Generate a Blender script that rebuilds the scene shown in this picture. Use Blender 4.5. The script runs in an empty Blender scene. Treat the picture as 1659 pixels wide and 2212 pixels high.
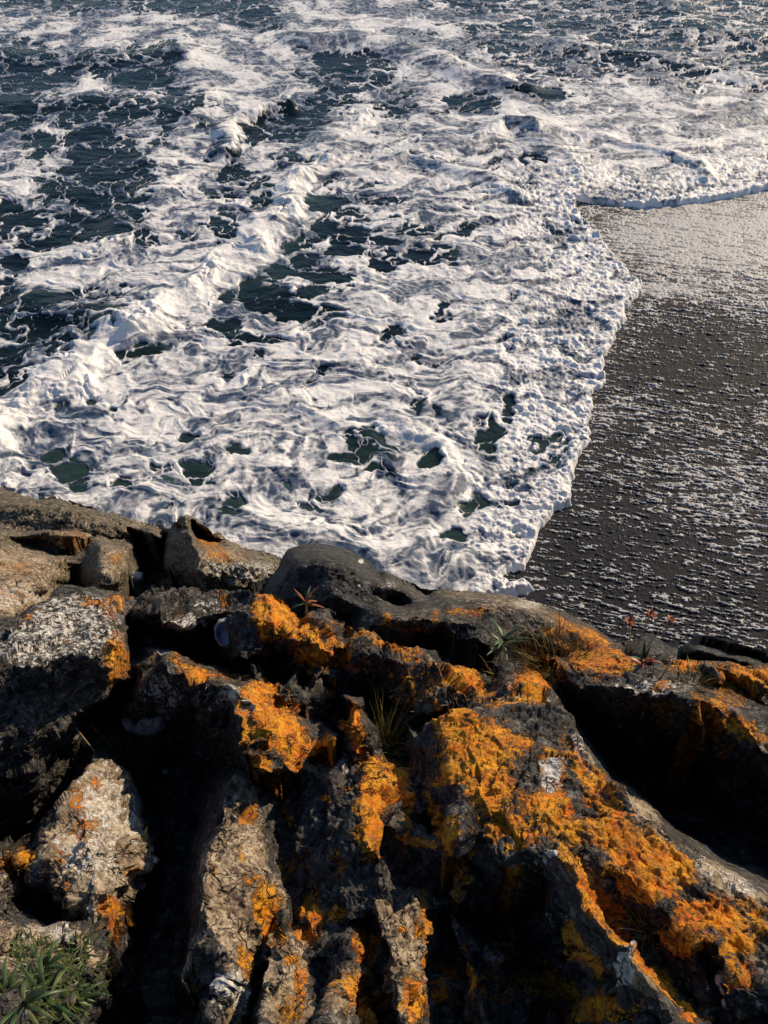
import bpy, math, random
import numpy as np
from mathutils import Vector
from mathutils.geometry import delaunay_2d_cdt

Q = 1.0                      # mesh resolution factor (1 = full)
rng = np.random.default_rng(7)
random.seed(7)
sc = bpy.context.scene
C = sc.collection

# ------------------------------------------------------------------ camera
H = 8.0
PITCH = 45.0
TV = math.tan(math.radians(30)); TH = TV * 0.75
cam = bpy.data.cameras.new('camera'); co = bpy.data.objects.new('camera', cam); C.objects.link(co)
co.location = (0, 0, H); co.rotation_euler = (math.radians(90 - PITCH), 0, 0)
cam.sensor_fit = 'VERTICAL'; cam.sensor_height = 24; cam.lens = 12 / TV
cam.clip_start = 0.05; cam.clip_end = 3000
sc.camera = co

# ------------------------------------------------------------------ light
SUN_AZ = 46.0; SUN_EL = 31.5
w = bpy.data.worlds.new('World'); sc.world = w; w.use_nodes = True
nt = w.node_tree; bg = nt.nodes['Background']
sky = nt.nodes.new('ShaderNodeTexSky'); sky.sky_type = 'NISHITA'; sky.sun_disc = False
sky.sun_elevation = math.radians(SUN_EL); sky.sun_rotation = math.radians(SUN_AZ)
nt.links.new(sky.outputs[0], bg.inputs[0]); bg.inputs[1].default_value = 0.105; sky.ozone_density = 5.0; sky.air_density = 1.3; sky.dust_density = 0.3
sl = bpy.data.lights.new('sun', 'SUN'); so = bpy.data.objects.new('sun', sl); C.objects.link(so)
sl.energy = 5.0; sl.angle = math.radians(0.5); sl.color = (1.0, 0.79, 0.53)
_a, _e = math.radians(SUN_AZ), math.radians(SUN_EL)
SUN = Vector((math.sin(_a) * math.cos(_e), math.cos(_a) * math.cos(_e), math.sin(_e)))
so.rotation_euler = SUN.to_track_quat('Z', 'Y').to_euler()
sc.view_settings.view_transform = 'Standard'; sc.view_settings.look = 'None'
sc.view_settings.exposure = 0.22; sc.view_settings.gamma = 1.0

# ------------------------------------------------------------------ helpers
def ray(px, py):
    """direction of the line of sight through a point measured on the photograph (1659 x 2212)"""
    u = (np.asarray(px, float) - 829.5) / 829.5 * TH
    v = (1106 - np.asarray(py, float)) / 1106 * TV
    c = math.sqrt(0.5)
    return u, c + v * c, -c + v * c

def on_plane(px, py, a, b, h=0.0):
    dx, dy, dz = ray(px, py)
    t = (a + h - H) / (dz - b * dy)
    return np.stack([dx * t, dy * t, H + dz * t], -1)

def sea_px(x, y):
    """inverse of on_plane at sea level"""
    c = math.sqrt(0.5)
    f = y * c + H * c; up = y * c - H * c
    return 829.5 + x / f / TH * 829.5, 1106 - up / f / TV * 1106

def _h2(ix, iy, s):
    h = (ix.astype(np.int64) * 374761393 + iy.astype(np.int64) * 668265263 + s * 1442695041) & 0xffffffff
    h = ((h ^ (h >> 13)) * 1274126177) & 0xffffffff
    return h ^ (h >> 16)

def n2(x, y, s=0):
    ix = np.floor(x); iy = np.floor(y); fx = x - ix; fy = y - iy
    u = fx * fx * fx * (fx * (fx * 6 - 15) + 10); v = fy * fy * fy * (fy * (fy * 6 - 15) + 10)
    def g(a, b):
        an = _h2(ix + a, iy + b, s) * (2 * math.pi / 4294967296.0)
        return np.cos(an) * (fx - a) + np.sin(an) * (fy - b)
    a = g(0, 0); b = g(1, 0); c = g(0, 1); d = g(1, 1)
    return (a + (b - a) * u + (c - a + (a - b - c + d) * u) * v) * 1.5

def fbm2(x, y, o=4, s=0, gain=.5):
    r = 0; a = 1; t = 0
    for i in range(o):
        r = r + a * n2(x * 2 ** i + 17.3 * i, y * 2 ** i - 9.1 * i, s + i); t += a; a *= gain
    return r / t

def n3(x, y, z, s=0):
    ix = np.floor(x); iy = np.floor(y); iz = np.floor(z); fx = x - ix; fy = y - iy; fz = z - iz
    u = fx * fx * (3 - 2 * fx); v = fy * fy * (3 - 2 * fy); w_ = fz * fz * (3 - 2 * fz)
    out = 0
    for a in (0, 1):
        wa = u if a else 1 - u
        for b in (0, 1):
            wb = v if b else 1 - v
            for c in (0, 1):
                wc = w_ if c else 1 - w_
                h = _h2(ix + a, iy + b + (iz + c) * 57, s)
                gx = ((h & 1023) / 511.5 - 1); gy = (((h >> 10) & 1023) / 511.5 - 1); gz = (((h >> 20) & 1023) / 511.5 - 1)
                out = out + wa * wb * wc * (gx * (fx - a) + gy * (fy - b) + gz * (fz - c))
    return out * 1.4

def fbm3(p, f, o=3, s=0):
    r = 0; a = 1; t = 0
    for i in range(o):
        k = f * 2 ** i
        r = r + a * n3(p[..., 0] * k + 3.7 * i, p[..., 1] * k, p[..., 2] * k, s + i); t += a; a *= .5
    return r / t

def worley(x, y, s=0, jit=.9):
    ix = np.floor(x); iy = np.floor(y)
    f1 = np.full(x.shape, 9.0); f2 = np.full(x.shape, 9.0)
    for a in (-1, 0, 1):
        for b in (-1, 0, 1):
            h = _h2(ix + a, iy + b, s)
            cx = ix + a + .5 + ((h & 65535) / 65535.0 - .5) * jit
            cy = iy + b + .5 + ((h >> 16) / 65535.0 - .5) * jit
            d = np.hypot(x - cx, y - cy)
            f2 = np.minimum(f2, np.maximum(f1, d)); f1 = np.minimum(f1, d)
    return f1, f2

def sstep(a, b, x):
    t = np.clip((x - a) / (b - a), 0, 1); return t * t * (3 - 2 * t)

def blur(a, r):
    if r < .5: return a
    n = int(r * 2.5) + 1; k = np.exp(-.5 * (np.arange(-n, n + 1) / r) ** 2); k /= k.sum()
    for ax in (0, 1):
        p = np.pad(a, [(n, n) if i == ax else (0, 0) for i in (0, 1)], mode='edge')
        o = np.zeros_like(a)
        for i, kk in enumerate(k):
            o += kk * (p[i:i + a.shape[0], :] if ax == 0 else p[:, i:i + a.shape[1]])
        a = o
    return a

def inpoly(x, y, poly):
    r = np.zeros(np.shape(x), bool); n = len(poly)
    for i in range(n):
        x1, y1 = poly[i][:2]; x2, y2 = poly[(i + 1) % n][:2]
        if y1 == y2: continue
        c = ((y1 > y) != (y2 > y)) & (x < (x2 - x1) * (y - y1) / (y2 - y1) + x1)
        r ^= c
    return r

def dline(x, y, pts, with_t=False):
    """distance to a polyline"""
    best = np.full(np.shape(x), 1e9); bt = np.zeros(np.shape(x))
    n = len(pts) - 1
    for i in range(n):
        (x1, y1), (x2, y2) = pts[i][:2], pts[i + 1][:2]
        dx, dy = x2 - x1, y2 - y1
        t = np.clip(((x - x1) * dx + (y - y1) * dy) / (dx * dx + dy * dy + 1e-12), 0, 1)
        d = np.hypot(x - x1 - t * dx, y - y1 - t * dy)
        m = d < best; best = np.where(m, d, best); bt = np.where(m, (i + t) / n, bt)
    return (best, bt) if with_t else best

class Canvas:
    """hand-drawn map of a quantity, in photo units"""
    def __init__(s, x0, y0, x1, y1, k=4, v=0.0):
        s.x0, s.y0, s.k = x0, y0, k
        s.X, s.Y = np.meshgrid(np.arange(x0, x1, k, dtype=float), np.arange(y0, y1, k, dtype=float))
        s.a = np.full(s.X.shape, float(v))
    def poly(s, pts, v, soft=12):
        m = blur(inpoly(s.X, s.Y, pts).astype(float), soft / s.k)
        s.a = s.a * (1 - m) + v * m
    def ell(s, cx, cy, rx, ry, v, ang=0, soft=.35):
        c, q = math.cos(math.radians(ang)), math.sin(math.radians(ang))
        dx, dy = s.X - cx, s.Y - cy
        r = np.hypot((dx * c + dy * q) / rx, (-dx * q + dy * c) / ry)
        m = 1 - sstep(1 - soft, 1 + soft, r); s.a = s.a * (1 - m) + v * m
    def line(s, pts, wd, v):
        m = np.exp(-(dline(s.X, s.Y, pts) / wd) ** 2); s.a = s.a * (1 - m) + v * m
    def get(s, x, y):
        fx = np.clip((x - s.x0) / s.k, 0, s.a.shape[1] - 1.001); fy = np.clip((y - s.y0) / s.k, 0, s.a.shape[0] - 1.001)
        ix = fx.astype(int); iy = fy.astype(int); fx = fx - ix; fy = fy - iy; a = s.a
        return (a[iy, ix] * (1 - fx) + a[iy, ix + 1] * fx) * (1 - fy) + (a[iy + 1, ix] * (1 - fx) + a[iy + 1, ix + 1] * fx) * fy

def mesh_from(name, P, keep=None, attrs=None, mat=None, skirt=None, parent=None):
    """P: grid (r,c,3); keep: quad mask (r-1,c-1); skirt: depth below z, or absolute function"""
    R_, K_ = P.shape[:2]
    idx = np.arange(R_ * K_).reshape(R_, K_)
    q = np.stack([idx[:-1, :-1], idx[1:, :-1], idx[1:, 1:], idx[:-1, 1:]], -1)
    if keep is None: keep = np.ones((R_ - 1, K_ - 1), bool)
    f = q[keep]
    used = np.zeros(R_ * K_, bool); used[f.ravel()] = True
    remap = np.full(R_ * K_, -1); remap[used] = np.arange(used.sum())
    f = remap[f]; v = P.reshape(-1, 3)[used]
    at = {k: a.reshape(-1)[used] for k, a in (attrs or {}).items()}
    if skirt is not None:
        e = np.concatenate([f[:, [0, 1]], f[:, [1, 2]], f[:, [2, 3]], f[:, [3, 0]]])
        key = np.minimum(e[:, 0], e[:, 1]).astype(np.int64) * len(v) + np.maximum(e[:, 0], e[:, 1])
        u, inv, cnt = np.unique(key, return_inverse=True, return_counts=True)
        be = e[cnt[inv] == 1]
        bv = np.unique(be); nb = {}
        lv = v[bv].copy(); lv[:, 2] = skirt(lv)
        m = np.full(len(v), -1); m[bv] = len(v) + np.arange(len(bv))
        sf = np.stack([be[:, 1], be[:, 0], m[be[:, 0]], m[be[:, 1]]], -1)
        v = np.concatenate([v, lv]); f = np.concatenate([f, sf])
        at = {k: np.concatenate([a, a[bv]]) for k, a in at.items()}
    me = bpy.data.meshes.new(name)
    me.vertices.add(len(v)); me.vertices.foreach_set('co', v.astype(np.float32).ravel())
    me.loops.add(f.size); me.loops.foreach_set('vertex_index', f.astype(np.int32).ravel())
    me.polygons.add(len(f)); me.polygons.foreach_set('loop_start', np.arange(0, f.size, 4, dtype=np.int32))
    me.polygons.foreach_set('loop_total', np.full(len(f), 4, np.int32))
    me.update(calc_edges=True)
    me.polygons.foreach_set('use_smooth', np.ones(len(f), bool))
    for k, a in at.items():
        at_ = me.attributes.new(k, 'FLOAT', 'POINT'); at_.data.foreach_set('value', a.astype(np.float32))
    if mat: me.materials.append(mat)
    o = bpy.data.objects.new(name, me); C.objects.link(o)
    if parent: o.parent = parent
    return o

def tag(o, label=None, cat=None, group=None, kind=None):
    if label: o['label'] = label
    if cat: o['category'] = cat
    if group: o['group'] = group
    if kind: o['kind'] = kind
    return o

# ------------------------------------------------------------------ node helpers
class NT:
    def __init__(s, name):
        s.m = bpy.data.materials.new(name); s.m.use_nodes = True; s.t = s.m.node_tree
        s.b = s.t.nodes['Principled BSDF']
        s.co = s.t.nodes.new('ShaderNodeTexCoord').outputs['Object']
    def link(s, a, b): s.t.links.new(a, b)
    def setin(s, sock, v):
        if hasattr(v, 'is_linked') or isinstance(v, bpy.types.NodeSocket): s.link(v, sock)
        else: sock.default_value = v
    def attr(s, n):
        a = s.t.nodes.new('ShaderNodeAttribute'); a.attribute_name = n; return a.outputs['Fac']
    def noise(s, scale, det=4, rough=.55, co=None, dist=0):
        n = s.t.nodes.new('ShaderNodeTexNoise'); n.inputs['Scale'].default_value = scale
        n.inputs['Detail'].default_value = det; n.inputs['Roughness'].default_value = rough; n.inputs['Distortion'].default_value = dist
        s.link(co or s.co, n.inputs['Vector']); return n.outputs['Fac']
    def voro(s, scale, feat='F1', co=None):
        n = s.t.nodes.new('ShaderNodeTexVoronoi'); n.feature = feat; n.inputs['Scale'].default_value = scale
        s.link(co or s.co, n.inputs['Vector']); return n.outputs['Distance']
    def map(s, scale=(1, 1, 1), rot=(0, 0, 0)):
        n = s.t.nodes.new('ShaderNodeMapping'); n.inputs['Scale'].default_value = scale
        n.inputs['Rotation'].default_value = rot; s.link(s.co, n.inputs['Vector']); return n.outputs[0]
    def math(s, op, a, b=0.0, c=0.0, clamp=False):
        n = s.t.nodes.new('ShaderNodeMath'); n.operation = op; n.use_clamp = clamp
        s.setin(n.inputs[0], a); s.setin(n.inputs[1], b); s.setin(n.inputs[2], c); return n.outputs[0]
    def ramp(s, f, a, b, lo=0.0, hi=1.0):
        n = s.t.nodes.new('ShaderNodeMapRange'); n.interpolation_type = 'SMOOTHSTEP'
        s.setin(n.inputs[0], f); n.inputs[1].default_value = a; n.inputs[2].default_value = b
        n.inputs[3].default_value = lo; n.inputs[4].default_value = hi; return n.outputs[0]
    def mix(s, f, a, b):
        n = s.t.nodes.new('ShaderNodeMix'); n.data_type = 'RGBA'
        s.setin(n.inputs[0], f); 
        for k, v in ((6, a), (7, b)):
            if isinstance(v, tuple): n.inputs[k].default_value = (*v, 1)
            else: s.link(v, n.inputs[k])
        return n.outputs[2]
    def bump(s, hgt, strength=.5, dist=.01):
        n = s.t.nodes.new('ShaderNodeBump'); n.inputs['Strength'].default_value = strength
        n.inputs['Distance'].default_value = dist; s.link(hgt, n.inputs['Height']); s.link(n.outputs[0], s.b.inputs['Normal'])
    def out(s, col, rough=.8, spec=.3):
        if isinstance(col, tuple): s.b.inputs['Base Color'].default_value = (*col, 1)
        else: s.link(col, s.b.inputs['Base Color'])
        s.setin(s.b.inputs['Roughness'], rough); s.b.inputs['Specular IOR Level'].default_value = spec
        return s.m

# ------------------------------------------------------------------ materials
def mat_water():
    n = NT('sea_water')
    g = n.attr('shallow')
    c = n.mix(n.ramp(n.noise(.7, 3), .35, .65), (.002, .006, .010), (.004, .011, .013))
    c = n.mix(g, c, (.045, .085, .075))
    n.bump(n.noise(9, 5, .6), .35, .05)
    return n.out(c, .22, .10)
def mat_foam():
    n = NT('sea_foam')
    t = n.attr('thick')
    t2 = n.math('ADD', t, n.math('MULTIPLY', n.math('SUBTRACT', n.noise(14, 5, .65), .5), .45))
    c = n.mix(n.ramp(t2, 0.0, .80), (.030, .055, .105), (.70, .69, .68))  # thin foam over dark water, its blue deepened to imitate bluish shade
    v = n.voro(60); f = n.noise(38, 4, .65)
    n.bump(n.math('ADD', n.math('MULTIPLY', v, .5), f), .4, .015)
    return n.out(c, .55, .35)
def mat_sand():
    n = NT('wet_sand')
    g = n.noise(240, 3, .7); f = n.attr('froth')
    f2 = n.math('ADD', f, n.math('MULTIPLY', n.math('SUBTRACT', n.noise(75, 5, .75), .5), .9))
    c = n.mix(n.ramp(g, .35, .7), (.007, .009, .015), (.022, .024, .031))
    c = n.mix(n.ramp(f2, .40, 1.0), c, (.60, .57, .53))  # pale froth colour; also carries the sun sheen painted on the upper-right sand
    n.bump(n.math('ADD', n.noise(110, 5, .75), n.math('MULTIPLY', n.noise(45, 3, .6), 1.0)), .8, .012)
    return n.out(c, n.ramp(f2, .3, .9, .42, .55), .07)
def mat_froth():
    n = NT('foam_film')
    c = n.mix(n.ramp(n.noise(150, 3, .6), .3, .7), (.26, .26, .27), (.60, .58, .55))
    n.bump(n.noise(170, 3, .6), .5, .006)
    return n.out(c, .5, .2)
def mat_rock(name, ca, cb, cc, strata=True):
    n = NT(name)
    big = n.noise(2.6, 5, .6); fine = n.noise(34, 6, .7); grain = n.noise(160, 4, .7)
    c = n.mix(n.ramp(big, .35, .65), ca, cb)
    c = n.mix(n.ramp(fine, .46, .62), c, cc)
    c = n.mix(n.ramp(n.noise(21, 8, .8), .54, .62), c, tuple(min(1, v * 2.2) for v in cc))
    c = n.mix(n.ramp(n.noise(1, 7, .7, co=n.map((9, 9, 40), (.6, .2, 0))), .50, .60), c, (.014, .014, .015))
    c = n.mix(n.ramp(grain, .55, .75, 0, .6), c, (.012, .012, .013))
    tan = n.attr('tan'); tn = n.math('ADD', tan, n.math('MULTIPLY', n.math('SUBTRACT', fine, .5), 1.4))
    tc = n.mix(n.ramp(n.noise(11, 5, .7), .35, .65), (.17, .122, .075), (.47, .385, .27))
    tc = n.mix(n.ramp(n.noise(48, 6, .8), .46, .60), tc, (.09, .06, .045))
    c = n.mix(n.ramp(tn, .42, .6), c, tc)
    # pale crust lichen
    wl = n.attr('white'); wn = n.math('ADD', wl, n.math('MULTIPLY', n.math('SUBTRACT', n.noise(48, 5, .7), .5), 2.0))
    wm = n.ramp(wn, .5, .62)
    c = n.mix(wm, c, n.mix(n.ramp(n.noise(90, 3), .4, .6), (.62, .58, .52), (.34, .34, .34)))
    # orange lichen
    ol = n.attr('orange'); on = n.math('ADD', n.math('ADD', ol, n.math('MULTIPLY', n.math('SUBTRACT', n.noise(58, 6, .8), .5), 2.4)), n.math('MULTIPLY', n.math('SUBTRACT', n.noise(15, 4, .7), .5), 1.1))
    om = n.ramp(on, .44, .68)
    oc = n.mix(n.ramp(n.noise(13, 6, .75), .36, .62), (.88, .22, .008), (.96, .45, .025))
    oc = n.mix(n.ramp(n.noise(85, 5, .75), .50, .68), oc, (.30, .09, .008))
    op = n.math('MULTIPLY', om, n.ramp(n.noise(33, 6, .75), .34, .58, .35, 1.0))
    c = n.mix(op, c, oc)
    ms = n.noise(55, 6, .7)
    mp = n.noise(1, 6, .65, co=n.map((14, 14, 60), (0.5, .25, 0)))
    cr = n.voro(120)
    hh = n.math('ADD', n.math('MULTIPLY', ms, .6), n.math('MULTIPLY', mp, 1.0))
    hh = n.math('ADD', hh, n.math('MULTIPLY', n.math('MULTIPLY', om, n.noise(180, 4, .8)), .9))
    wn = n.t.nodes.new('ShaderNodeVectorMath'); wn.operation = 'ADD'
    wt = n.t.nodes.new('ShaderNodeTexNoise'); wt.inputs['Scale'].default_value = 6; wt.inputs['Detail'].default_value = 4; n.link(n.map((3.2, 3.2, 9), (.4, .25, .2)), wn.inputs[0]); n.link(n.co, wt.inputs['Vector'])
    wm2 = n.t.nodes.new('ShaderNodeVectorMath'); wm2.operation = 'SCALE'; wm2.inputs['Scale'].default_value = 1.6; n.link(wt.outputs['Color'], wm2.inputs[0]); n.link(wm2.outputs[0], wn.inputs[1])
    e1 = n.voro(1.0, 'DISTANCE_TO_EDGE', co=wn.outputs[0]); e2 = n.voro(3.1, 'DISTANCE_TO_EDGE', co=wn.outputs[0])
    crk = n.math('MINIMUM', n.ramp(e1, .0, .026), n.ramp(e2, .0, .05, .45, 1))
    crk = n.math('MAXIMUM', crk, n.ramp(n.noise(5, 4, .6), .46, .56))
    c = n.mix(crk, (.012, .011, .010), c)
    hh = n.math('ADD', hh, n.math('MULTIPLY', crk, .9))
    n.bump(hh, .9, .016)
    return n.out(c, .78, .25)
M_WATER = mat_water(); M_FOAM = mat_foam(); M_SAND = mat_sand(); M_FROTH = mat_froth()
M_ROCK = mat_rock('lichened_rock', (.022, .023, .025), (.05, .045, .04), (.10, .09, .08))
M_SHORE = mat_rock('shore_rock', (.065, .055, .040), (.12, .095, .065), (.20, .165, .115))
M_WET = mat_rock('wet_rock', (.016, .018, .021), (.034, .035, .037), (.07, .07, .068))
def mat_leaf(name, a, b, rough=.45):
    n = NT(name); c = n.mix(n.ramp(n.noise(30, 3), .35, .65), a, b)
    n.bump(n.noise(120, 2), .2, .002)
    return n.out(c, rough, .4)
M_LEAF = mat_leaf('green_leaf', (.018, .042, .012), (.045, .085, .022))
M_GRASS = mat_leaf('green_grass', (.03, .055, .012), (.09, .11, .03))
M_DRY = mat_leaf('dry_grass', (.16, .12, .04), (.28, .20, .07))
M_RED = mat_leaf('red_leaf', (.22, .05, .025), (.30, .10, .04))
M_STEM = mat_leaf('dry_stem', (.20, .14, .09), (.32, .25, .17))
M_SHELL = NT('shell'); 
_c = M_SHELL.mix(M_SHELL.ramp(M_SHELL.noise(60, 4), .4, .6), (.35, .33, .30), (.18, .19, .21)); M_SHELL.bump(M_SHELL.noise(140, 3), .4, .003)
M_SHELL = M_SHELL.out(_c, .45, .4)
_n = NT('shell_inside'); M_NACRE = _n.out(_n.mix(_n.ramp(_n.noise(25, 2), .4, .6), (.03, .05, .12), (.10, .14, .22)), .25, .6)
_n = NT('quartz'); _c = _n.mix(_n.ramp(_n.noise(40, 4), .4, .6), (.42, .40, .37), (.20, .19, .19)); _n.bump(_n.noise(70, 4), .6, .006)
M_QUARTZ = _n.out(_c, .6, .3)

# ------------------------------------------------------------------ sea, beach
EDGE_P = [(2900, 330), (2300, 360), (1900, 385), (1659, 408), (1600, 420), (1530, 434), (1450, 444), (1380, 446), (1320, 440), (1270, 436), (1236, 430),
          (1240, 452), (1262, 480), (1300, 520), (1340, 570), (1382, 614), (1384, 632), (1356, 664), (1344, 700), (1320, 738), (1306, 780), (1312, 826), (1296, 842), (1268, 858),
          (1280, 880), (1272, 915), (1276, 950), (1250, 990), (1240, 1030), (1236, 1065), (1238, 1088), (1196, 1104), (1172, 1126), (1160, 1165), (1150, 1200),
          (1128, 1228), (1090, 1242), (1125, 1258), (1152, 1276), (1120, 1282), (1000, 1300), (900, 1400), (700, 1700)]
def to_sea(pts): return [tuple(on_plane(a, b, 0, 0)[:2]) for a, b in pts]
EDGE = to_sea(EDGE_P)
SEA_POLY = EDGE + [(-60, 3), (-900, 6), (-900, 900), (900, 900)]

def axis(lo, hi, step, lo2, hi2, n=80):
    core = np.arange(lo, hi, step / Q)
    a = lo - (lo - lo2) * (np.linspace(0, 1, n)[1:] ** 1.8); b = hi + (hi2 - hi) * (np.linspace(0, 1, n) ** 1.8)
    return np.concatenate([a[::-1], core, b])
gx = axis(-60, 1720, 1.35, -1500, 3200); gy = axis(-60, 1440, 1.35, -700, 1900, 18)
PX, PY = np.meshgrid(gx, gy)
S = on_plane(PX, PY, 0, 0); X, Y = S[..., 0], S[..., 1]

wx = fbm2(X * .9, Y * .9, 3, 11); wy = fbm2(X * .9, Y * .9, 3, 12)      # swirl of the wash
jx = fbm2(X * 3.1, Y * 3.1, 3, 13); jy = fbm2(X * 3.1, Y * 3.1, 3, 14)
# signed distance to the wash line (positive in the sea)
ex = X + jx * .10 + .03 * n2(X * 9, Y * 9, 15); ey = Y + jy * .10
ed = dline(ex, ey, EDGE); ins = inpoly(ex, ey, SEA_POLY); sd = np.where(ins, ed, -ed)

# foam cover drawn from the photograph
cv = Canvas(-1500, -700, 3200, 1900, 4, .62)
A = cv.poly
A([(-1500, -700), (3200, -700), (3200, -40), (-1500, -40)], .45)
A([(930, -60), (1120, -60), (2600, -60), (2600, 210), (1500, 215), (1150, 200), (1010, 90)], .40, 25)
A([(1110, 225), (1240, 190), (2600, 200), (2600, 420), (1230, 430), (1140, 300)], .90, 25)
A([(1350, 200), (1659, 180), (1659, 260), (1500, 270)], .70, 25)
A([(-1500, -60), (620, -60), (600, 50), (500, 70), (350, 30), (120, 22), (-1500, 0)], .24, 10)
A([(-1500, 15), (60, 20), (170, 40), (250, 25), (420, 40), (590, 80), (560, 110), (450, 100), (330, 88), (230, 118), (110, 100), (-1500, 60)], .88, 10)
A([(-1500, 75), (80, 85), (180, 125), (240, 120), (390, 85), (400, 170), (440, 225), (400, 260), (350, 330), (340, 430), (240, 530), (-1500, 560)], .27, 12)
A([(120, 300), (300, 300), (340, 380), (320, 460), (200, 480), (140, 400)], .20, 20)
A([(60, 205), (150, 185), (190, 160), (250, 182), (330, 195), (390, 205), (300, 215), (190, 208), (110, 212)], .82, 8)
A([(-1500, 275), (60, 290), (120, 260), (150, 310), (130, 380), (110, 430), (60, 470), (-1500, 400)], .68, 10)
A([(240, 290), (300, 310), (320, 340), (350, 330), (360, 280), (300, 250)], .6, 10)
for e in [(85, 308, 44, 26), (20, 230, 60, 16), (90, 170, 55, 12), (305, 175, 65, 20), (180, 250, 45, 20), (25, 465, 45, 30), (200, 500, 80, 30), (300, 527, 46, 16), (250, 350, 50, 45)]:
    cv.ell(*e, .16)
A([(390, 100), (450, 85), (620, 90), (640, 150), (700, 205), (620, 240), (520, 275), (480, 262), (440, 210), (390, 180)], .92, 8)
A([(600, -60), (820, -60), (900, 20), (1000, 80), (1120, 190), (1090, 215), (1000, 200), (900, 150), (830, 110), (700, 100), (600, 60)], .90, 14)
A([(830, 20), (900, 60), (1010, 80), (1080, 180), (1000, 170), (900, 110), (850, 70)], .66, 12)
A([(620, 150), (700, 112), (820, 118), (880, 165), (800, 200), (730, 230), (660, 290), (560, 330), (520, 310), (570, 250), (690, 205)], .34, 12)
cv.ell(740, 135, 60, 22, .18); cv.ell(560, 290, 45, 18, .2); cv.ell(600, 262, 60, 12, .3)
cv.ell(1170, 208, 65, 15, .20); cv.ell(1010, 222, 55, 20, .22); cv.ell(860, 235, 60, 25, .42)
A([(330, 430), (350, 340), (400, 290), (470, 290), (480, 400), (460, 470), (400, 510), (330, 530)], .76, 12)
cv.ell(420, 285, 40, 18, .5); cv.ell(500, 370, 26, 34, .26); cv.ell(545, 420, 50, 50, .36); cv.ell(480, 510, 60, 25, .4)
A([(-1500, 540), (100, 545), (240, 535), (400, 520), (440, 560), (420, 620), (250, 625), (120, 600), (-1500, 590)], .80, 12)
cv.ell(28, 571, 28, 18, .02, 0, .15)
A([(-1500, 600), (60, 605), (150, 640), (250, 655), (310, 700), (240, 730), (130, 745), (60, 790), (30, 850), (-1500, 900)], .27, 10)
cv.ell(190, 630, 45, 14, .3); cv.ell(270, 630, 40, 16, .35)
# right-hand wash
A([(180, 770), (330, 720), (480, 700), (700, 600), (1000, 500), (1140, 300), (1220, 430), (1400, 620), (1320, 820), (1260, 1090), (1120, 1290), (600, 1400), (150, 1100), (160, 900)], .80, 20)
A([(820, 250), (1060, 270), (1200, 430), (1200, 560), (1000, 520), (850, 430), (700, 380), (720, 300)], .74, 20)
A([(648, 430), (700, 412), (790, 405), (880, 450), (960, 500), (1000, 570), (860, 590), (760, 600), (740, 690), (600, 690), (500, 690), (470, 650), (560, 570), (600, 530)], .52, 14)
for e in [(700, 440, 48, 22), (600, 583, 40, 17), (585, 650, 56, 24), (640, 678, 44, 14), (690, 600, 55, 14), (680, 640, 30, 10), (610, 535, 32, 14), (705, 495, 30, 14), (780, 500, 40, 12), (735, 545, 40, 13),
          (480, 705, 36, 12), (530, 630, 14, 26), (500, 640, 12, 20), (550, 618, 14, 22), (840, 530, 30, 8), (660, 560, 36, 12), (820, 575, 30, 8)]:
    cv.ell(*e, .05, 0, .25)
for e in [(560, 735, 45, 9, .3), (650, 742, 30, 8, .3), (480, 690, 20, 14, .3), (850, 715, 22, 20, .3), (955, 690, 20, 32, .30), (1010, 500, 30, 14, .3), (900, 560, 45, 14, .34), (830, 440, 36, 12, .3),
          (1150, 350, 32, 22, .40), (1130, 395, 30, 18, .45), (1040, 500, 20, 10, .3), (300, 770, 40, 20, .35), (205, 865, 22, 12, .2), (240, 880, 14, 8, .1), (700, 800, 24, 14, .3), (490, 810, 26, 12, .4),
          (745, 990, 26, 16, .25), (800, 960, 60, 44, .40), (830, 1010, 50, 30, .40), (710, 1070, 38, 22, .36), (690, 1105, 30, 24, .42), (1100, 890, 14, 48, .15), (1062, 950, 28, 34, .25), (1035, 1075, 24, 30, .25),
          (1010, 1100, 26, 18, .3), (960, 1160, 40, 14, .36), (520, 985, 20, 10, .3), (410, 940, 20, 16, .4), (430, 1030, 50, 20, .50), (480, 1110, 40, 26, .42), (260, 1050, 26, 16, .45), (340, 1090, 20, 12, .5),
          (560, 770, 20, 10, .4), (500, 740, 18, 14, .4), (930, 890, 30, 12, .35), (900, 870, 20, 8, .4), (920, 990, 24, 20, .35), (680, 820, 12, 10, .3), (1180, 960, 50, 60, .60), (1130, 780, 70, 50, .66), (1110, 1080, 50, 40, .6), (930, 780, 40, 8, .5)]:
    cv.ell(*e[:4], e[4], 0, .45)
A([(98, 985), (118, 935), (150, 960), (175, 1010), (172, 1075), (120, 1060)], .16, 8)
CREST_P = [(-120, 1010), (0, 950), (60, 880), (130, 835), (190, 790), (240, 740), (300, 715), (380, 665), (440, 615), (500, 575), (560, 530), (600, 480), (625, 430), (650, 395), (700, 340), (750, 290), (775, 250)]
cv.line(CREST_P[:12], 34, .93); cv.line(CREST_P[11:], 18, .93)
cv.line([(488, 330), (490, 290), (520, 262), (560, 250)], 9, .95)
cv.line([(740, 300), (790, 290), (830, 340), (800, 370)], 16, .85)
HUMP_P = [(960, 320), (1040, 300), (1100, 275), (1140, 280), (1180, 315), (1225, 345), (1250, 390), (1225, 425)]
cv.line(HUMP_P, 22, 1.0)

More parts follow.
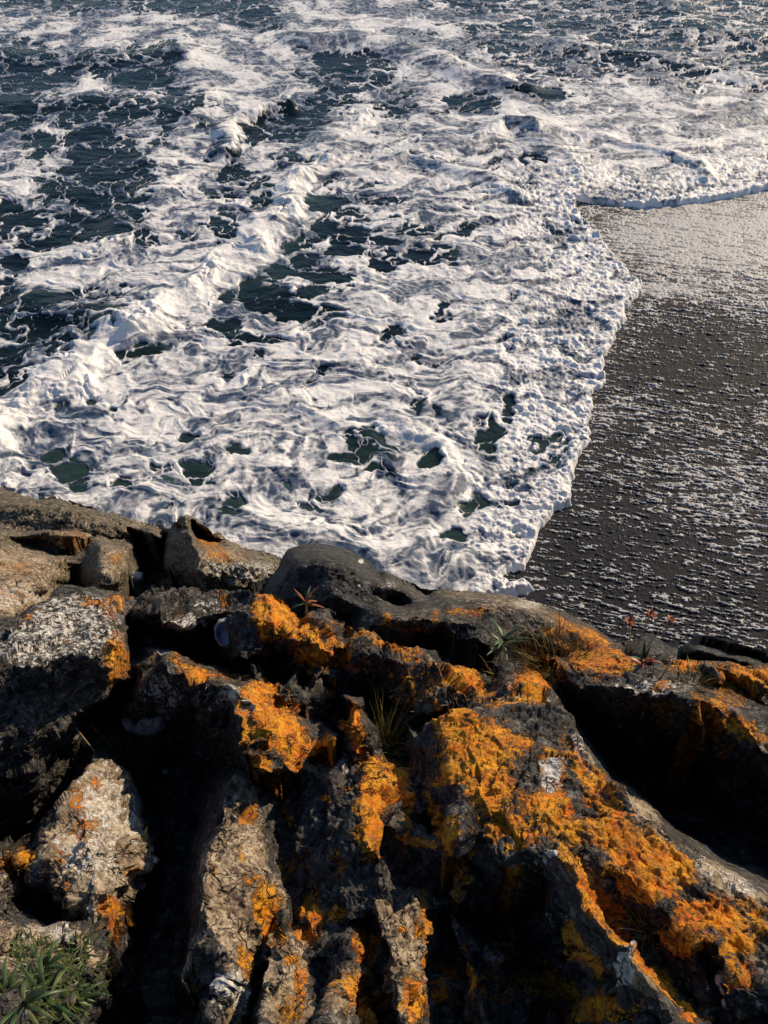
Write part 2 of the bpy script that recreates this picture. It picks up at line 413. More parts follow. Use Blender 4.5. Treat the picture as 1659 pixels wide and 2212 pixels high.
cpx, cpy = sea_px(X + wx * .22 + jx * .13, Y + wy * .22 + jy * .16)
cover = cv.get(cpx, cpy)
near_edge = np.exp(-np.clip(sd, 0, None) / .22)
cover = np.clip(np.maximum(cover, .97 * near_edge * (sd > -.3)), 0, 1)
bumpy = sstep(3.0, .3, sd) * sstep(950, 1120, PX) * (sd > -.5)           # lumpy froth by the wash line

# lace of foam strands between rounded holes, stretched along the shore
th = math.radians(12)
def lace(f, s, amp, st=1.35):
    a = (X * math.cos(th) + Y * math.sin(th)) * f / st + wx * amp; b = (-X * math.sin(th) + Y * math.cos(th)) * f + wy * amp
    a = a + jx * amp * .45; b = b + jy * amp * .45
    f1, f2 = worley(a, b, s); return 1 - np.clip((f2 - f1) * 1.25, 0, 1)
l1 = lace(1.25, 21, .75); l2 = lace(3.3, 22, 1.4); l3 = lace(8.5, 23, 2.6, 1.2)
fb = fbm2(X * 2.2 / 1.4, Y * 2.2, 5, 31, .6); fs = fbm2(X * 9, Y * 12, 4, 32, .6)
open_ = sstep(760, 560, PX) * sstep(640, 500, PY)                        # rounder, larger cells on the open water to the left
l1 = l1 * (1 - open_) + open_ * lace(.95, 24, .75, .85); l2 = l2 * (1 - open_) + open_ * lace(2.6, 25, 1.4, .9)
cc = np.clip(cover + .15 * fb + .04 * fs - .02, 0, 1)
T1 = np.interp(cc, [0, .12, .3, .5, .7, .9], [.99, .90, .76, .58, .32, .0])
T2 = np.interp(cc, [0, .15, .3, .5, .7, .9], [1.02, .95, .88, .76, .50, .05])
T3 = np.interp(cc, [0, .35, .5, .7, .85, 1], [1.10, 1.02, .95, .80, .50, .1])
brk = .10 * fbm2(X * 1.7 + 5, Y * 2.3, 3, 33)
F = np.maximum.reduce([(l1 - T1 + brk) * .9, (l2 - T2 + brk * .8) * .7, (l3 - T3 + brk) * .5, (cc - .72) * .9])
F = F - .5 * np.clip(.5 - cc, 0, 1) * sstep(.3, .0, l1) * .3
# water surface
crest = to_sea(CREST_P); dcr, tcr = dline(X + wx * .5 + jx * .12, Y + wy * .5 + jy * .12, crest, True)
side = inpoly(X, Y, crest + to_sea([(900, 200), (1700, 600), (1700, 1900), (-120, 1900)]))   # shoreward side
prof = np.where(side, np.exp(-(dcr / .22) ** 2), np.exp(-(dcr / .75) ** 1.5))
amp = .12 * (1 - sstep(.80, 1.0, tcr) * .6) * np.clip(.8 + 1.2 * fbm2(X * .9, Y * .9, 2, 43), .2, 2)
Z = .05 * fbm2(X * .45, Y * .6, 3, 41) + .018 * fbm2(X * 2.5, Y * 4.5, 3, 42)
Z = Z + amp * prof
hump = to_sea(HUMP_P); dh, thh = dline(X + wx * .3, Y + wy * .2, hump, True)
Z = Z + (.20 * np.exp(-((thh - .36) / .2) ** 2) + .06) * np.exp(-(dh / .40) ** 1.4)
for ln, hgt, wd in [([(390, 90), (440, 220), (400, 300), (350, 340), (335, 430), (230, 540)], .10, .5), ([(488, 335), (486, 290), (520, 262), (620, 235)], .20, .25),
                    ([(1150, 285), (1300, 300), (1420, 330), (1500, 360), (1535, 395)], .09, .22), ([(640, 90), (860, 100), (1000, 160), (1120, 200)], .2, .5),
                    ([(560, 850), (700, 900), (800, 950), (840, 1010)], .07, .25), ([(860, 900), (930, 940), (960, 1010), (950, 1100)], .07, .2), ([(560, 1140), (700, 1165), (850, 1200), (960, 1230), (1140, 1272)], .12, .3),
                    ([(1400, -20), (1500, 60), (1700, 100)], .15, .8), ([(1230, 100), (1420, 130), (1700, 190)], .10, .5), ([(730, 380), (900, 340), (1060, 390), (1110, 430)], .10, .22), ([(620, 640), (900, 650), (1050, 740)], .04, .3),
                    ([(200, 890), (260, 960), (420, 990), (560, 1000)], .05, .25), ([(0, 230), (200, 215), (380, 235)], .08, .6), ([(0, 120), (250, 130), (420, 110)], .10, .6), ([(60, 660), (200, 690), (300, 720)], .12, .4)]:
    Z = Z + hgt * np.exp(-(dline(X + wx * .3, Y + wy * .3, to_sea(ln)) / wd) ** 2)
Z = Z * sstep(0, .8, sd)
# foam thickness
flow = fbm2((X + wx * .9) * .8, (Y + wy * .9) * 2.0, 4, 51, .5); far_ = sstep(520, 120, PY); swx, swy = to_sea([(770, 1015)])[0]
sw_r = np.hypot(X - swx, (Y - swy) * 1.05) + wx * .25; sw_t = np.arctan2(Y - swy, X - swx); sw_w = sstep(2.3, 1.2, sw_r)
swirl = fbm2(sw_r * 3.2 + .35 * sw_t, sw_t * .9 + wy * .5, 5, 54, .62)
flow = flow * (1 - .6 * sw_w) + .6 * sw_w * fbm2(sw_r * 2.2 + .35 * sw_t, sw_t * .8, 3, 55); ridg = 1 - np.abs(n2((X + wx * .8) * 1.6, (Y + wy * .8) * 4.2, 52)) * 2
f1, _f2 = worley(X * 5 + wx * 2, Y * 6 + wy * 2, 61); g1, _g2 = worley(X * 11 + jx, Y * 13 + jy, 62)
bil = 1 - f1; bil2 = 1 - g1
crestb = np.exp(-(dcr / .42) ** 2) * (1 - .5 * sstep(.6, .9, tcr))
thick = np.clip(F, -.06, .5)
dense = sstep(.02, .3, F)
tz = .020 * sstep(-.02, .10, F) + .04 * np.clip(F, 0, .6) - .010
near_ = .28 + .72 * sstep(150, 700, PY)
tz = tz + near_ * dense * (.066 * flow + .016 * ridg + .004 * fs) * (.4 + .9 * sstep(-.2, .25, fb))
tz = tz + bumpy * sstep(-.03, .12, F) * (.042 * bil + .024 * bil2 + .03 * fs - .03) 
tz = tz + np.exp(-np.clip(sd, 0, 9) / .16) * (.018 + .03 * bil + .035 * sstep(560, 460, PY))
tz = tz + crestb * dense * np.clip(.5 + 2.2 * fbm2(X * 1.4, Y * 1.4, 2, 44), 0, 1.3) * (.13 * (1 - worley(X * 2.6 + wx * 2, Y * 3 + wy * 2, 63)[0]) + .06 * bil + .03 * bil2 - .06)
tz = tz + np.exp(-(dh / .35) ** 2) * (.03 * bil)
tz = np.where(F < 0, np.minimum(tz, F * .5), tz)
tz = tz * sstep(-.015, .05, sd) - .05 * sstep(.02, -.05, sd)
shallow = np.clip(sstep(.45, .95, cover) * .5 + .55 * crestb + np.exp(-(dcr / 1.0) ** 2) * side * .2 + .8 * sstep(800, 1050, PY) * .4, 0, 1)
Wp = np.stack([X, Y, Z], -1)
kw = (sd[:-1, :-1] > .02) & (PY[:-1, :-1] < 1890)
tag(mesh_from('water', Wp, kw, {'shallow': shallow}, M_WATER), kind='structure')
streak = fbm2((X + wx * .65 + jx * .08) * .8 + 3, (Y + wy * .65 + jy * .08) * 2.9, 5, 53, .66)
streak = streak * (1 - .85 * sw_w) + .85 * sw_w * swirl
streak = streak * (1 - .75 * far_) + .75 * far_ * fbm2(X * .9 + wx * .5, Y * .75 + wy * .5, 5, 56, .55)
body = sstep(-.03, .22, F) * np.clip(.39 - .16 * sstep(550, 0, PY) + 1.8 * streak + .5 * flow + .30 * (cover - .7) + .45 * crestb + .3 * bumpy * (bil - .3), .08, 1) + .25 * np.exp(-np.clip(sd, 0, 9) / .2)
body = np.clip(body + (1 - .8 * crestb) * sstep(.95, .4, body) * (.42 * (l3 - .55) + .40 * (l2 - .55)), 0, 1)
Fp = np.stack([X, Y, Z + tz], -1)
mx = np.maximum.reduce([tz[:-1, :-1], tz[1:, :-1], tz[:-1, 1:], tz[1:, 1:]])
kf = (mx > -.006) & (sd[:-1, :-1] > -.1) & (PY[:-1, :-1] < 1500)
tag(mesh_from('sea_foam', Fp, kf, {'thick': body}, M_FOAM), 'white sea foam in lacy sheets and thick wrinkled froth covering the dark water', 'foam', kind='stuff')

# beach
st = np.array([math.cos(math.radians(-14)), math.sin(math.radians(-14))])
sx_ = X * st[0] + Y * st[1]; sy_ = -X * st[1] + Y * st[0]
froth_sheen_map = Canvas(900, -200, 3200, 1900, 4, .36)  # froth left on the sand, plus sun sheen painted at upper right
froth_sheen_map.poly([(1180, 400), (1800, 380), (3000, 300), (3000, 560), (1800, 640), (1660, 660), (1500, 650), (1420, 620), (1320, 540)], .96, 115)  # low-sun sheen on the wet sand, put into its colour
froth_sheen_map.poly([(1350, 720), (1500, 680), (1659, 740), (1660, 860), (1500, 850), (1400, 800)], .20, 40)
froth_sheen_map.ell(1345, 890, 90, 34, .56, 10, .9); froth_sheen_map.ell(1580, 1060, 190, 130, .56, 20, .9); froth_sheen_map.poly([(1090, 1280), (1200, 1285), (1330, 1340), (1480, 1400), (1659, 1410), (1659, 1350), (1400, 1330), (1250, 1270)], .52, 26)
froth_sheen_map.ell(1320, 1180, 190, 80, .24, 0, .8); froth_sheen_map.ell(1450, 625, 90, 14, .85); froth_sheen_map.ell(1560, 500, 200, 60, .92, 0, .9)  # last ellipse adds to the painted sheen
froth_sheen = froth_sheen_map.get(cpx, cpy) + .10 * fbm2(sx_ * .9, sy_ * 2.6, 4, 86, .6)
r1 = fbm2(sx_ * 4 + jx * .6, sy_ * 17 + jy * .6, 3, 81, .62); r2 = n2(sx_ * 13 + jx, sy_ * 40, 84); r3 = n2(sx_ * 36, sy_ * 70, 85)
rp = .45 - 1.6 * np.abs(n2(sx_ * 1.6 + jx * .3, sy_ * 13 + jy * .4 + 1.2 * n2(sx_ * .9, sy_ * 2, 88), 87))
grain = .48 * r1 + .30 * r2 + .18 * r3 + .34 * rp
onb = sstep(-.1, .3, -sd)
bz = (.004 + .022 * onb * (1 - .6 * sstep(.55, .9, froth_sheen))) * grain + .006 * np.clip(grain, 0, 1) ** 2 + .05 * fbm2(X * .4, Y * .4, 2, 73)
Bz = -.015 + bz - .45 * sstep(-.05, 3.0, sd) - .03 * sstep(-.03, .1, sd) + .03 * sstep(.3, 4, -sd)
kb = (sd[:-1, :-1] < 3.2)
froth = np.clip(froth_sheen * 1.05 + .55 * grain - .08, 0, 1)  # froth on the ripple crests together with the painted sheen
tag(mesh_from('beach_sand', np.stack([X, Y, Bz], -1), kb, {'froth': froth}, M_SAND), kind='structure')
ff = 1.15 * grain + (froth_sheen - .5) * .70 - .035  # foam flecks, crowded together where sheen is painted
fz = (.007 - .004 * sstep(.55, .9, froth_sheen)) * sstep(-.02, .15, ff) + .008 * ff - .002
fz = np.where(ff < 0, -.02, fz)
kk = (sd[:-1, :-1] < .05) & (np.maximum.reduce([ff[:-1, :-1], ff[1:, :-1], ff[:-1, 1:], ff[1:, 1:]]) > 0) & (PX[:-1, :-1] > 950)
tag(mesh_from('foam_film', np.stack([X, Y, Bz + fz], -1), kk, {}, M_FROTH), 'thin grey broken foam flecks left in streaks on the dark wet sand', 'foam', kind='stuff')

# ------------------------------------------------------------------ rocks
def relief(lines, x0, y0, x1, y1, step, plane, warp=9, seed=0, sm=2.0):
    """height above the bedding plane, interpolated between the ridge, brow and gully lines of the outcrop"""
    vs = []; es = []; hs = []
    key = {}
    for ln in lines:
        prev = None
        for p in ln:
            k = (p[0], p[1])
            if k not in key: key[k] = len(vs); vs.append(Vector(k)); hs.append(p[2])
            if prev is not None: es.append((prev, key[k]))
            prev = key[k]
    ov, oe, of, oi, _, _ = delaunay_2d_cdt(vs, es, [], 0, 1e-4)
    H0 = np.array(hs); hv = []
    V0 = np.array([tuple(v) for v in vs])
    for i, v in enumerate(ov):
        if oi[i]: hv.append(H0[oi[i][0]])
        else:
            d = np.hypot(*(V0 - np.array(tuple(v))).T); j = np.argsort(d)[:2]; hv.append(float(np.average(H0[j], weights=1 / (d[j] + 1))))
    k = 3.0
    cn = Canvas(x0 - 60, y0 - 60, x1 + 60, y1 + 60, k, 0.0)
    for f in of:
        for q in range(1, len(f) - 1):
            tri = (f[0], f[q], f[q + 1]); p = [ov[i] for i in tri]; hh = [hv[i] for i in tri]
            ax, ay, bx, by, cx, cy = p[0][0], p[0][1], p[1][0], p[1][1], p[2][0], p[2][1]
            det = (by - cy) * (ax - cx) + (cx - bx) * (ay - cy)
            if abs(det) < 1e-6: continue
            i0 = max(0, int((min(ax, bx, cx) - cn.x0) / k)); i1 = min(cn.a.shape[1], int((max(ax, bx, cx) - cn.x0) / k) + 2)
            j0 = max(0, int((min(ay, by, cy) - cn.y0) / k)); j1 = min(cn.a.shape[0], int((max(ay, by, cy) - cn.y0) / k) + 2)
            xx = cn.X[j0:j1, i0:i1]; yy = cn.Y[j0:j1, i0:i1]
            u = ((by - cy) * (xx - cx) + (cx - bx) * (yy - cy)) / det; v = ((cy - ay) * (xx - cx) + (ax - cx) * (yy - cy)) / det
            m = (u >= -1e-6) & (v >= -1e-6) & (u + v <= 1 + 1e-6)
            cn.a[j0:j1, i0:i1][m] = (u * hh[0] + v * hh[1] + (1 - u - v) * hh[2])[m]
    cn.a = blur(cn.a, sm)
    ax_ = np.arange(x0, x1, step / Q); ay_ = np.arange(y0, y1, step / Q)
    px, py = np.meshgrid(ax_, ay_)
    wxp = warp * fbm2(px / 60, py / 60, 4, seed + 1, .6); wyp = warp * fbm2(px / 60, py / 60, 4, seed + 2, .6)
    h = cn.get(px + wxp, py + wyp)
    P = on_plane(px, py, plane[0], plane[1], h)
    return px + wxp, py + wyp, px, py, P

def normals(P):
    du = np.gradient(P, axis=1); dv = np.gradient(P, axis=0)
    n = np.cross(du, dv); n /= np.linalg.norm(n, axis=-1, keepdims=True) + 1e-12
    n[n[..., 2] < 0] *= -1
    return n

def blocks(q, am, tl, seed):
    """fractured facets: every cell has its own offset and its own tilt"""
    base = np.floor(q); best = np.full(q.shape[:-1], 1e9); out = np.zeros(q.shape[:-1])
    for i in (-1, 0, 1):
        for j in (-1, 0, 1):
            for k in (-1, 0, 1):
                cx_ = base[..., 0] + i; cy_ = base[..., 1] + j; cz_ = base[..., 2] + k
                h = _h2(cx_, cy_ + cz_ * 57, seed)
                ox = (h & 1023) / 1023.0; oy = ((h >> 10) & 1023) / 1023.0; oz = ((h >> 20) & 1023) / 1023.0
                dx = q[..., 0] - cx_ - ox; dy = q[..., 1] - cy_ - oy; dz = q[..., 2] - cz_ - oz
                dd = dx * dx + dy * dy + dz * dz; m = dd < best
                h2 = _h2(cy_, cx_ + cz_ * 31, seed + 5)
                v = am * (((h2 & 255) / 127.5) - 1) + tl * ((((h2 >> 8) & 255) / 127.5 - 1) * dx + (((h2 >> 16) & 255) / 127.5 - 1) * dy + (((h2 >> 24) & 255) / 127.5 - 1) * dz)
                out = np.where(m, v, out); best = np.where(m, dd, best)
    return out

def rough(P, scale, dirv, seed, k=(1, 1, 1), km=1.0, kf=1.0, ab=None):
    """craggy displacement: lumps, blocky steps and bedding ridges along dirv"""
    N = normals(P)
    N = np.stack([blur(N[..., i], 2.5 * Q) for i in range(3)], -1); N /= np.linalg.norm(N, axis=-1, keepdims=True)
    d = k[0] * scale * .028 * fbm3(P, 3.2 / scale, 4, seed)
    # bedding: coordinates stretched along the local bedding direction
    ang = dirv
    a = P[..., 0] * np.cos(ang) + P[..., 1] * np.sin(ang)
    b = -P[..., 0] * np.sin(ang) + P[..., 1] * np.cos(ang)
    if ab is not None: a, b = ab
    wv = fbm3(P, 4 / scale, 2, seed + 9)
    st1 = np.abs(n3(a * 2.2 / scale, b * 17 / scale + wv * 1.5, P[..., 2] * 6 / scale, seed + 5))
    st2 = np.abs(n3(a * 6 / scale, b * 46 / scale + wv * 3, P[..., 2] * 20 / scale, seed + 6))
    d = d - km * k[1] * scale * (.050 * (.3 - st1) + .016 * (.3 - st2))
    d = d + scale * (.012 * (np.abs(fbm3(P, 17 / scale, 2, seed + 11)) - .2) + .007 * np.abs(n3(P[..., 0] * 44 / scale, P[..., 1] * 44 / scale, P[..., 2] * 44 / scale, seed + 12)) + .0045 * n3(P[..., 0] * 85 / scale, P[..., 1] * 85 / scale, P[..., 2] * 85 / scale, seed + 13))
    for fr_, am, tl, q_ in ((3.0, .024, .17, 20), (8.0, .009, .15, 21), (24, .0022, .10, 22)):
        wpx = fbm3(P, 5 / scale, 2, seed + 30) * .25
        d = d + kf * scale * blocks(np.stack([a * fr_ * .6 / scale + wpx, b * fr_ * 1.7 / scale + wpx, P[..., 2] * fr_ / scale], -1), am, tl / fr_, seed + q_)
    stp = fbm3(P, 7 / scale, 3, seed + 7) * 5; q = np.floor(stp) + sstep(.35, .65, stp - np.floor(stp))
    d = d + k[2] * scale * .0085 * q + k[2] * scale * .008 * fbm3(P, 38 / scale, 3, seed + 8)
    Vw = P - np.array([0, 0, H]); Vw /= np.linalg.norm(Vw, axis=-1, keepdims=True)
    att = .12 + .88 * sstep(.04, .38, blur(np.abs((N * Vw).sum(-1)), 3 * Q))       # no crags on faces too steep for the mesh to carry
    return P + N * (d * att)[..., None]

# --- near outcrop: lines of (x, y, height above the bedding plane in metres)
B1 = (6.23, -.583)
near_lines = [
    # left block: crown, brow, foot
    [(-260, 1390, .22), (-90, 1365, .25), (0, 1333, .26), (60, 1305, .28), (140, 1260, .26), (200, 1266, .26), (262, 1282, .22)],
    [(-260, 1500, .42), (-90, 1470, .42), (20, 1440, .42), (110, 1428, .42), (190, 1415, .42), (232, 1380, .40), (228, 1330, .36), (205, 1290, .32)],
    [(262, 1282, .22), (272, 1330, .14), (276, 1390, .06), (284, 1440, -.02), (288, 1470, -.1)],
    [(262, 1350, .28), (262, 1400, .26), (240, 1460, .2), (225, 1500, .05)],
    [(-260, 2000, -.5), (-90, 1900, -.5), (0, 1820, -.5), (70, 1790, -.48), (120, 1720, -.45), (170, 1640, -.45), (215, 1560, -.42), (262, 1490, -.3)],
    [(-260, 1700, .1), (-60, 1640, .1), (60, 1610, .08), (150, 1540, .1), (215, 1490, .12)],
    # second block with hollow
    [(262, 1282, .22), (292, 1276, .12), (340, 1272, .20), (400, 1268, .22), (450, 1278, .2), (500, 1280, .22), (552, 1276, .28)],
    [(286, 1322, .12), (340, 1330, .22), (400, 1350, .22), (420, 1330, .22), (480, 1312, .22), (540, 1305, .26)],
    [(300, 1395, -.14), (380, 1398, -.22), (440, 1425, -.28), (500, 1435, -.28), (548, 1425, -.22)],
    # orange slab right of it
    [(552, 1276, .30), (558, 1330, .30), (552, 1370, .22), (566, 1410, .08), (580, 1440, -.1), (600, 1475, -.18)],
    [(552, 1276, .30), (575, 1282, .28), (600, 1298, .20), (645, 1332, .10), (672, 1330, .18), (700, 1322, .18), (740, 1350, .10)],
    [(590, 1310, .31), (610, 1350, .26), (640, 1385, .20), (650, 1440, .02), (660, 1472, -.12)],
    [(690, 1345, .24), (712, 1390, .16), (700, 1440, .0), (692, 1472, -.1)],
    # long lit ridge running right
    [(740, 1350, .10), (790, 1368, .16), (850, 1400, .14), (900, 1415, .16), (960, 1424, .16), (1000, 1440, .12), (1046, 1492, .02)],
    [(745, 1400, .08), (800, 1420, .13), (870, 1432, .17), (940, 1440, .19), (975, 1475, .18), (1010, 1505, .10), (1046, 1492, .02)],
    [(735, 1460, -.08), (790, 1500, -.18), (850, 1545, -.28), (920, 1555, -.28), (960, 1540, -.15), (1010, 1505, .10)],
    # small tooth under it
    [(655, 1500, -.02), (690, 1470, .04), (722, 1472, .0), (728, 1500, -.1)], [(655, 1500, -.02), (690, 1560, -.2), (740, 1590, -.25)],
    # lichen band above the paired dark blocks
    [(288, 1470, -.1), (300, 1440, .02), (342, 1402, .10), (372, 1405, .12), (420, 1432, .10), (470, 1442, .06), (520, 1418, .14), (548, 1432, .14), (562, 1462, .12), (590, 1488, .10), (622, 1486, .12), (630, 1530, .0)],
    [(292, 1530, .0), (310, 1488, .14), (350, 1468, .17), (400, 1475, .16), (418, 1492, .08), (440, 1482, .20), (490, 1480, .25), (512, 1495, .27)],
    [(290, 1640, -.45), (330, 1640, -.48), (400, 1640, -.48), (450, 1650, -.40), (520, 1660, -.2)],
    [(292, 1560, -.16), (350, 1570, -.25), (405, 1560, -.2), (440, 1570, -.12), (490, 1575, -.05)],
    # lit orange slab
    [(512, 1495, .27), (530, 1530, .27), (545, 1575, .25), (565, 1615, .20), (585, 1650, .10)],
    [(630, 1530, .0), (660, 1570, -.02), (690, 1602, -.04)], [(585, 1650, .10), (640, 1648, .02), (690, 1602, -.04)],
    # small fins
    [(700, 1640, -.12), (712, 1600, .15), (722, 1592, .16), (724, 1625, -.04)], [(742, 1640, .0), (755, 1570, .20), (768, 1520, .34), (785, 1560, .20), (802, 1630, .0)], [(742, 1640, .0), (735, 1600, -.2), (755, 1560, -.2)],
    [(700, 1560, -.26), (740, 1520, -.28), (800, 1540, -.30), (850, 1600, -.30)],
    # big mottled slab: left top, right crest
    [(850, 1600, -.22), (872, 1560, -.02), (900, 1545, .04), (960, 1535, .08), (1000, 1530, .10), (1040, 1500, .05)],
    [(1046, 1492, .02), (1100, 1470, .10), (1150, 1470, .12), (1190, 1500, .16), (1220, 1550, .20), (1250, 1600, .22), (1290, 1655, .24), (1320, 1700, .25), (1390, 1750, .24), (1470, 1825, .24), (1560, 1895, .22), (1659, 1945, .2), (1900, 2060, .2)],
    [(1046, 1560, .20), (1110, 1640, .25), (1180, 1750, .26), (1260, 1830, .26), (1340, 1900, .24), (1440, 1990, .22), (1560, 2080, .2), (1900, 2300, .2)],
    [(960, 1560, .16), (970, 1640, .17), (990, 1720, .17), (1010, 1800, .16)], [(900, 1600, .05), (900, 1680, -.06), (940, 1740, -.02), (990, 1790, .04)],
    # right gully floor
    [(1150, 1440, -.05), (1200, 1470, -.08), (1240, 1530, -.25), (1290, 1600, -.4), (1350, 1680, -.5), (1450, 1770, -.52), (1560, 1830, -.52), (1659, 1870, -.5), (1900, 1960, -.5)],
    [(1345, 1640, -.45), (1480, 1700, -.5), (1600, 1760, -.5), (1900, 1880, -.5)],
    [(1215, 1445, .12), (1260, 1440, .14), (1330, 1440, .16), (1400, 1440, .18), (1480, 1460, .18), (1510, 1500, .20), (1530, 1560, .02), (1540, 1600, -.12)],
    [(1225, 1470, .10), (1262, 1482, .20), (1320, 1490, .24), (1400, 1482, .26), (1460, 1490, .27), (1502, 1506, .27), (1520, 1560, .14), (1530, 1610, -.1)],
    [(1502, 1506, .27), (1560, 1528, .20), (1610, 1562, .14), (1680, 1612, .10), (1900, 1740, .1)],
    [(1555, 1600, .0), (1600, 1590, .12), (1660, 1640, .05), (1900, 1790, .0)],
    # rim right
    [(1046, 1492, .02), (1070, 1455, .05), (1110, 1425, .08), (1150, 1410, .05), (1200, 1420, .05), (1260, 1400, .0), (1330, 1390, .0), (1360, 1430, .0), (1420, 1432, .06), (1450, 1425, .08), (1520, 1432, .04), (1600, 1432, .04), (1680, 1428, .04), (1900, 1440, .04)],
    [(1510, 1470, .1), (1560, 1480, .0), (1610, 1500, -.02), (1680, 1530, -.02), (1900, 1600, 0)], [(1440, 1440, .1), (1500, 1450, .12), (1560, 1445, .12), (1640, 1470, .1)],
    # pale slab on the left
    [(200, 1645, -.10), (165, 1700, -.06), (120, 1760, -.04), (90, 1805, -.04), (75, 1845, -.06), (110, 1860, -.02)],
    [(200, 1645, -.10), (240, 1655, -.16), (275, 1690, -.22), (295, 1750, -.24), (330, 1835, -.24), (322, 1870, -.28), (290, 1920, -.26), (255, 1960, -.22), (238, 2030, -.2)],
    [(175, 1760, .02), (200, 1840, .04), (210, 1920, .02), (225, 1990, -.08)], [(110, 1860, -.02), (125, 1920, -.02), (200, 1985, -.06)],
    [(-260, 1860, -.05), (-60, 1850, -.04), (0, 1845, -.02), (40, 1850, .0), (75, 1845, -.06)], [(-260, 1960, -.02), (0, 1940, -.02), (40, 1920, -.12), (60, 1960, -.3), (110, 1990, -.28), (60, 1890, -.12)],
    [(-260, 2000, .05), (0, 1985, .06), (50, 1995, .04), (85, 2010, .02), (120, 2002, .04), (180, 2010, .04), (218, 2040, -.02), (215, 2080, -.15)],
    [(-260, 2420, .1), (0, 2300, .1), (90, 2180, .08), (150, 2120, .02), (190, 2090, -.02)], [(100, 2420, -.1), (160, 2240, -.18), (215, 2150, -.22)],
    [(-260, 2200, .22), (0, 2130, .2), (60, 2080, .16)],
    # central gully
    [(310, 1700, -.6), (345, 1760, -.66), (350, 1850, -.68), (320, 1960, -.64), (290, 2060, -.6), (270, 2160, -.58), (240, 2420, -.55)],
    [(400, 1700, -.52), (400, 1800, -.55), (385, 1900, -.58), (370, 2000, -.58), (360, 2100, -.58), (350, 2420, -.55)],
    [(470, 1690, -.25), (445, 1760, -.28), (420, 1830, -.3), (408, 1900, -.32), (405, 2000, -.35), (400, 2080, -.35), (420, 2160, -.35), (430, 2420, -.35)],
    # central brown rib
    [(520, 1660, -.02), (500, 1690, .02), (492, 1750, .04), (474, 1800, .06), (446, 1845, .08), (436, 1895, .08), (438, 1950, .08), (450, 2010, .06), (490, 2060, .02), (500, 2110, .0), (470, 2170, -.02), (465, 2212, -.02), (450, 2420, 0)],
    [(552, 1680, -.08), (560, 1740, -.08), (568, 1800, -.06), (580, 1870, -.05), (594, 1930, -.06), (598, 1985, -.10), (580, 2035, -.12), (552, 2080, -.14), (530, 2140, -.14), (510, 2212, -.15), (500, 2420, -.15)],
    [(440, 2010, .06), (420, 2040, .05), (402, 2110, .0), (410, 2140, .0), (438, 2175, -.06)],
    # dark bedding wall between rib and orange strip
    [(600, 1690, -.14), (610, 1780, -.20), (620, 1860, -.22), (630, 1930, -.22), (640, 2000, -.2)],
    [(690, 1680, -.06), (700, 1780, -.06), (700, 1860, -.08), (700, 1960, -.1)],
    [(640, 1700, -.12), (650, 1800, -.14), (655, 1900, -.15)],
    # orange strip
    [(802, 1660, .02), (788, 1720, .08), (784, 1780, .10), (800, 1830, .08), (822, 1860, .04)],
    [(828, 1655, -.02), (862, 1690, -.04), (872, 1740, -.02), (880, 1800, .0), (930, 1830, .03), (985, 1860, .04), (992, 1920, .02)],
    [(830, 1720, .04), (838, 1780, .03), (850, 1850, -.08), (890, 1900, -.14), (950, 1925, -.15)],
    [(905, 1770, -.10), (930, 1795, -.10), (915, 1740, -.05)],
    # crest below the big slab, dark face under it
    [(1010, 1800, .16), (1060, 1815, .20), (1120, 1825, .24), (1170, 1832, .27), (1212, 1862, .28), (1240, 1912, .28), (1275, 1965, .28), (1320, 2030, .27), (1370, 2090, .27), (1420, 2170, .26), (1450, 2230, .26), (1560, 2420, .25)],
    [(1225, 1840, .25), (1270, 1895, .2), (1320, 1970, .16), (1370, 2040, .12), (1440, 2120, .10), (1500, 2212, .1), (1640, 2420, .1)],
    [(1010, 1850, .05), (1060, 1880, .0), (1120, 1900, -.05), (1170, 1930, -.08), (1195, 1980, -.06), (1230, 2040, -.04), (1270, 2095, -.04), (1310, 2160, -.04), (1340, 2230, -.04), (1380, 2420, -.05)],
    [(1205, 1960, .02), (1240, 2000, .08), (1270, 2045, .08), (1300, 2100, .04)],
    [(990, 1960, -.22), (1060, 2000, -.28), (1130, 2040, -.30), (1180, 2100, -.30), (1220, 2180, -.28), (1260, 2420, -.25)],
    [(1330, 2010, .15), (1400, 2050, .13), (1480, 2130, .11), (1560, 2212, .10)],
    # lower centre: pale columns
    [(800, 1965, -.02), (850, 1938, .02), (882, 1925, .04), (900, 1940, .04), (925, 1965, -.01), (936, 2030, -.04), (918, 2110, -.06), (920, 2212, -.06), (930, 2420, -.06)],
    [(800, 1965, -.02), (835, 1990, .06), (848, 2080, .08), (862, 2160, .08), (875, 2212, .08), (890, 2420, .08)],
    [(790, 2000, -.16), (800, 2080, -.16), (822, 2160, -.18), (845, 2212, -.2), (850, 2420, -.2)],
    [(752, 2000, -.1), (758, 2030, .02), (752, 2080, .0), (722, 2140, .03), (708, 2212, .03), (700, 2420, .03)],
    [(826, 2000, -.12), (826, 2060, -.10), (806, 2100, -.10), (812, 2160, -.1), (830, 2212, -.12)],
    [(606, 1990, .0), (590, 2040, .05), (585, 2100, .05), (572, 2160, .05), (570, 2212, .05), (560, 2420, .05)], [(664, 1990, -.1), (676, 2040, -.08), (672, 2110, -.06), (660, 2212, -.08), (650, 2420, -.1)],
    [(575, 2060, -.2), (555, 2140, -.24), (535, 2212, -.26)], [(690, 2060, -.14), (700, 2130, -.12), (685, 2212, -.12)],
    [(975, 1950, -.12), (985, 1990, -.08), (1010, 2030, -.06), (1022, 2100, -.06), (1032, 2150, -.06), (1050, 2230, -.08)], [(965, 2000, -.24), (960, 2100, -.25), (970, 2212, -.25), (980, 2420, -.2)],
    # frame
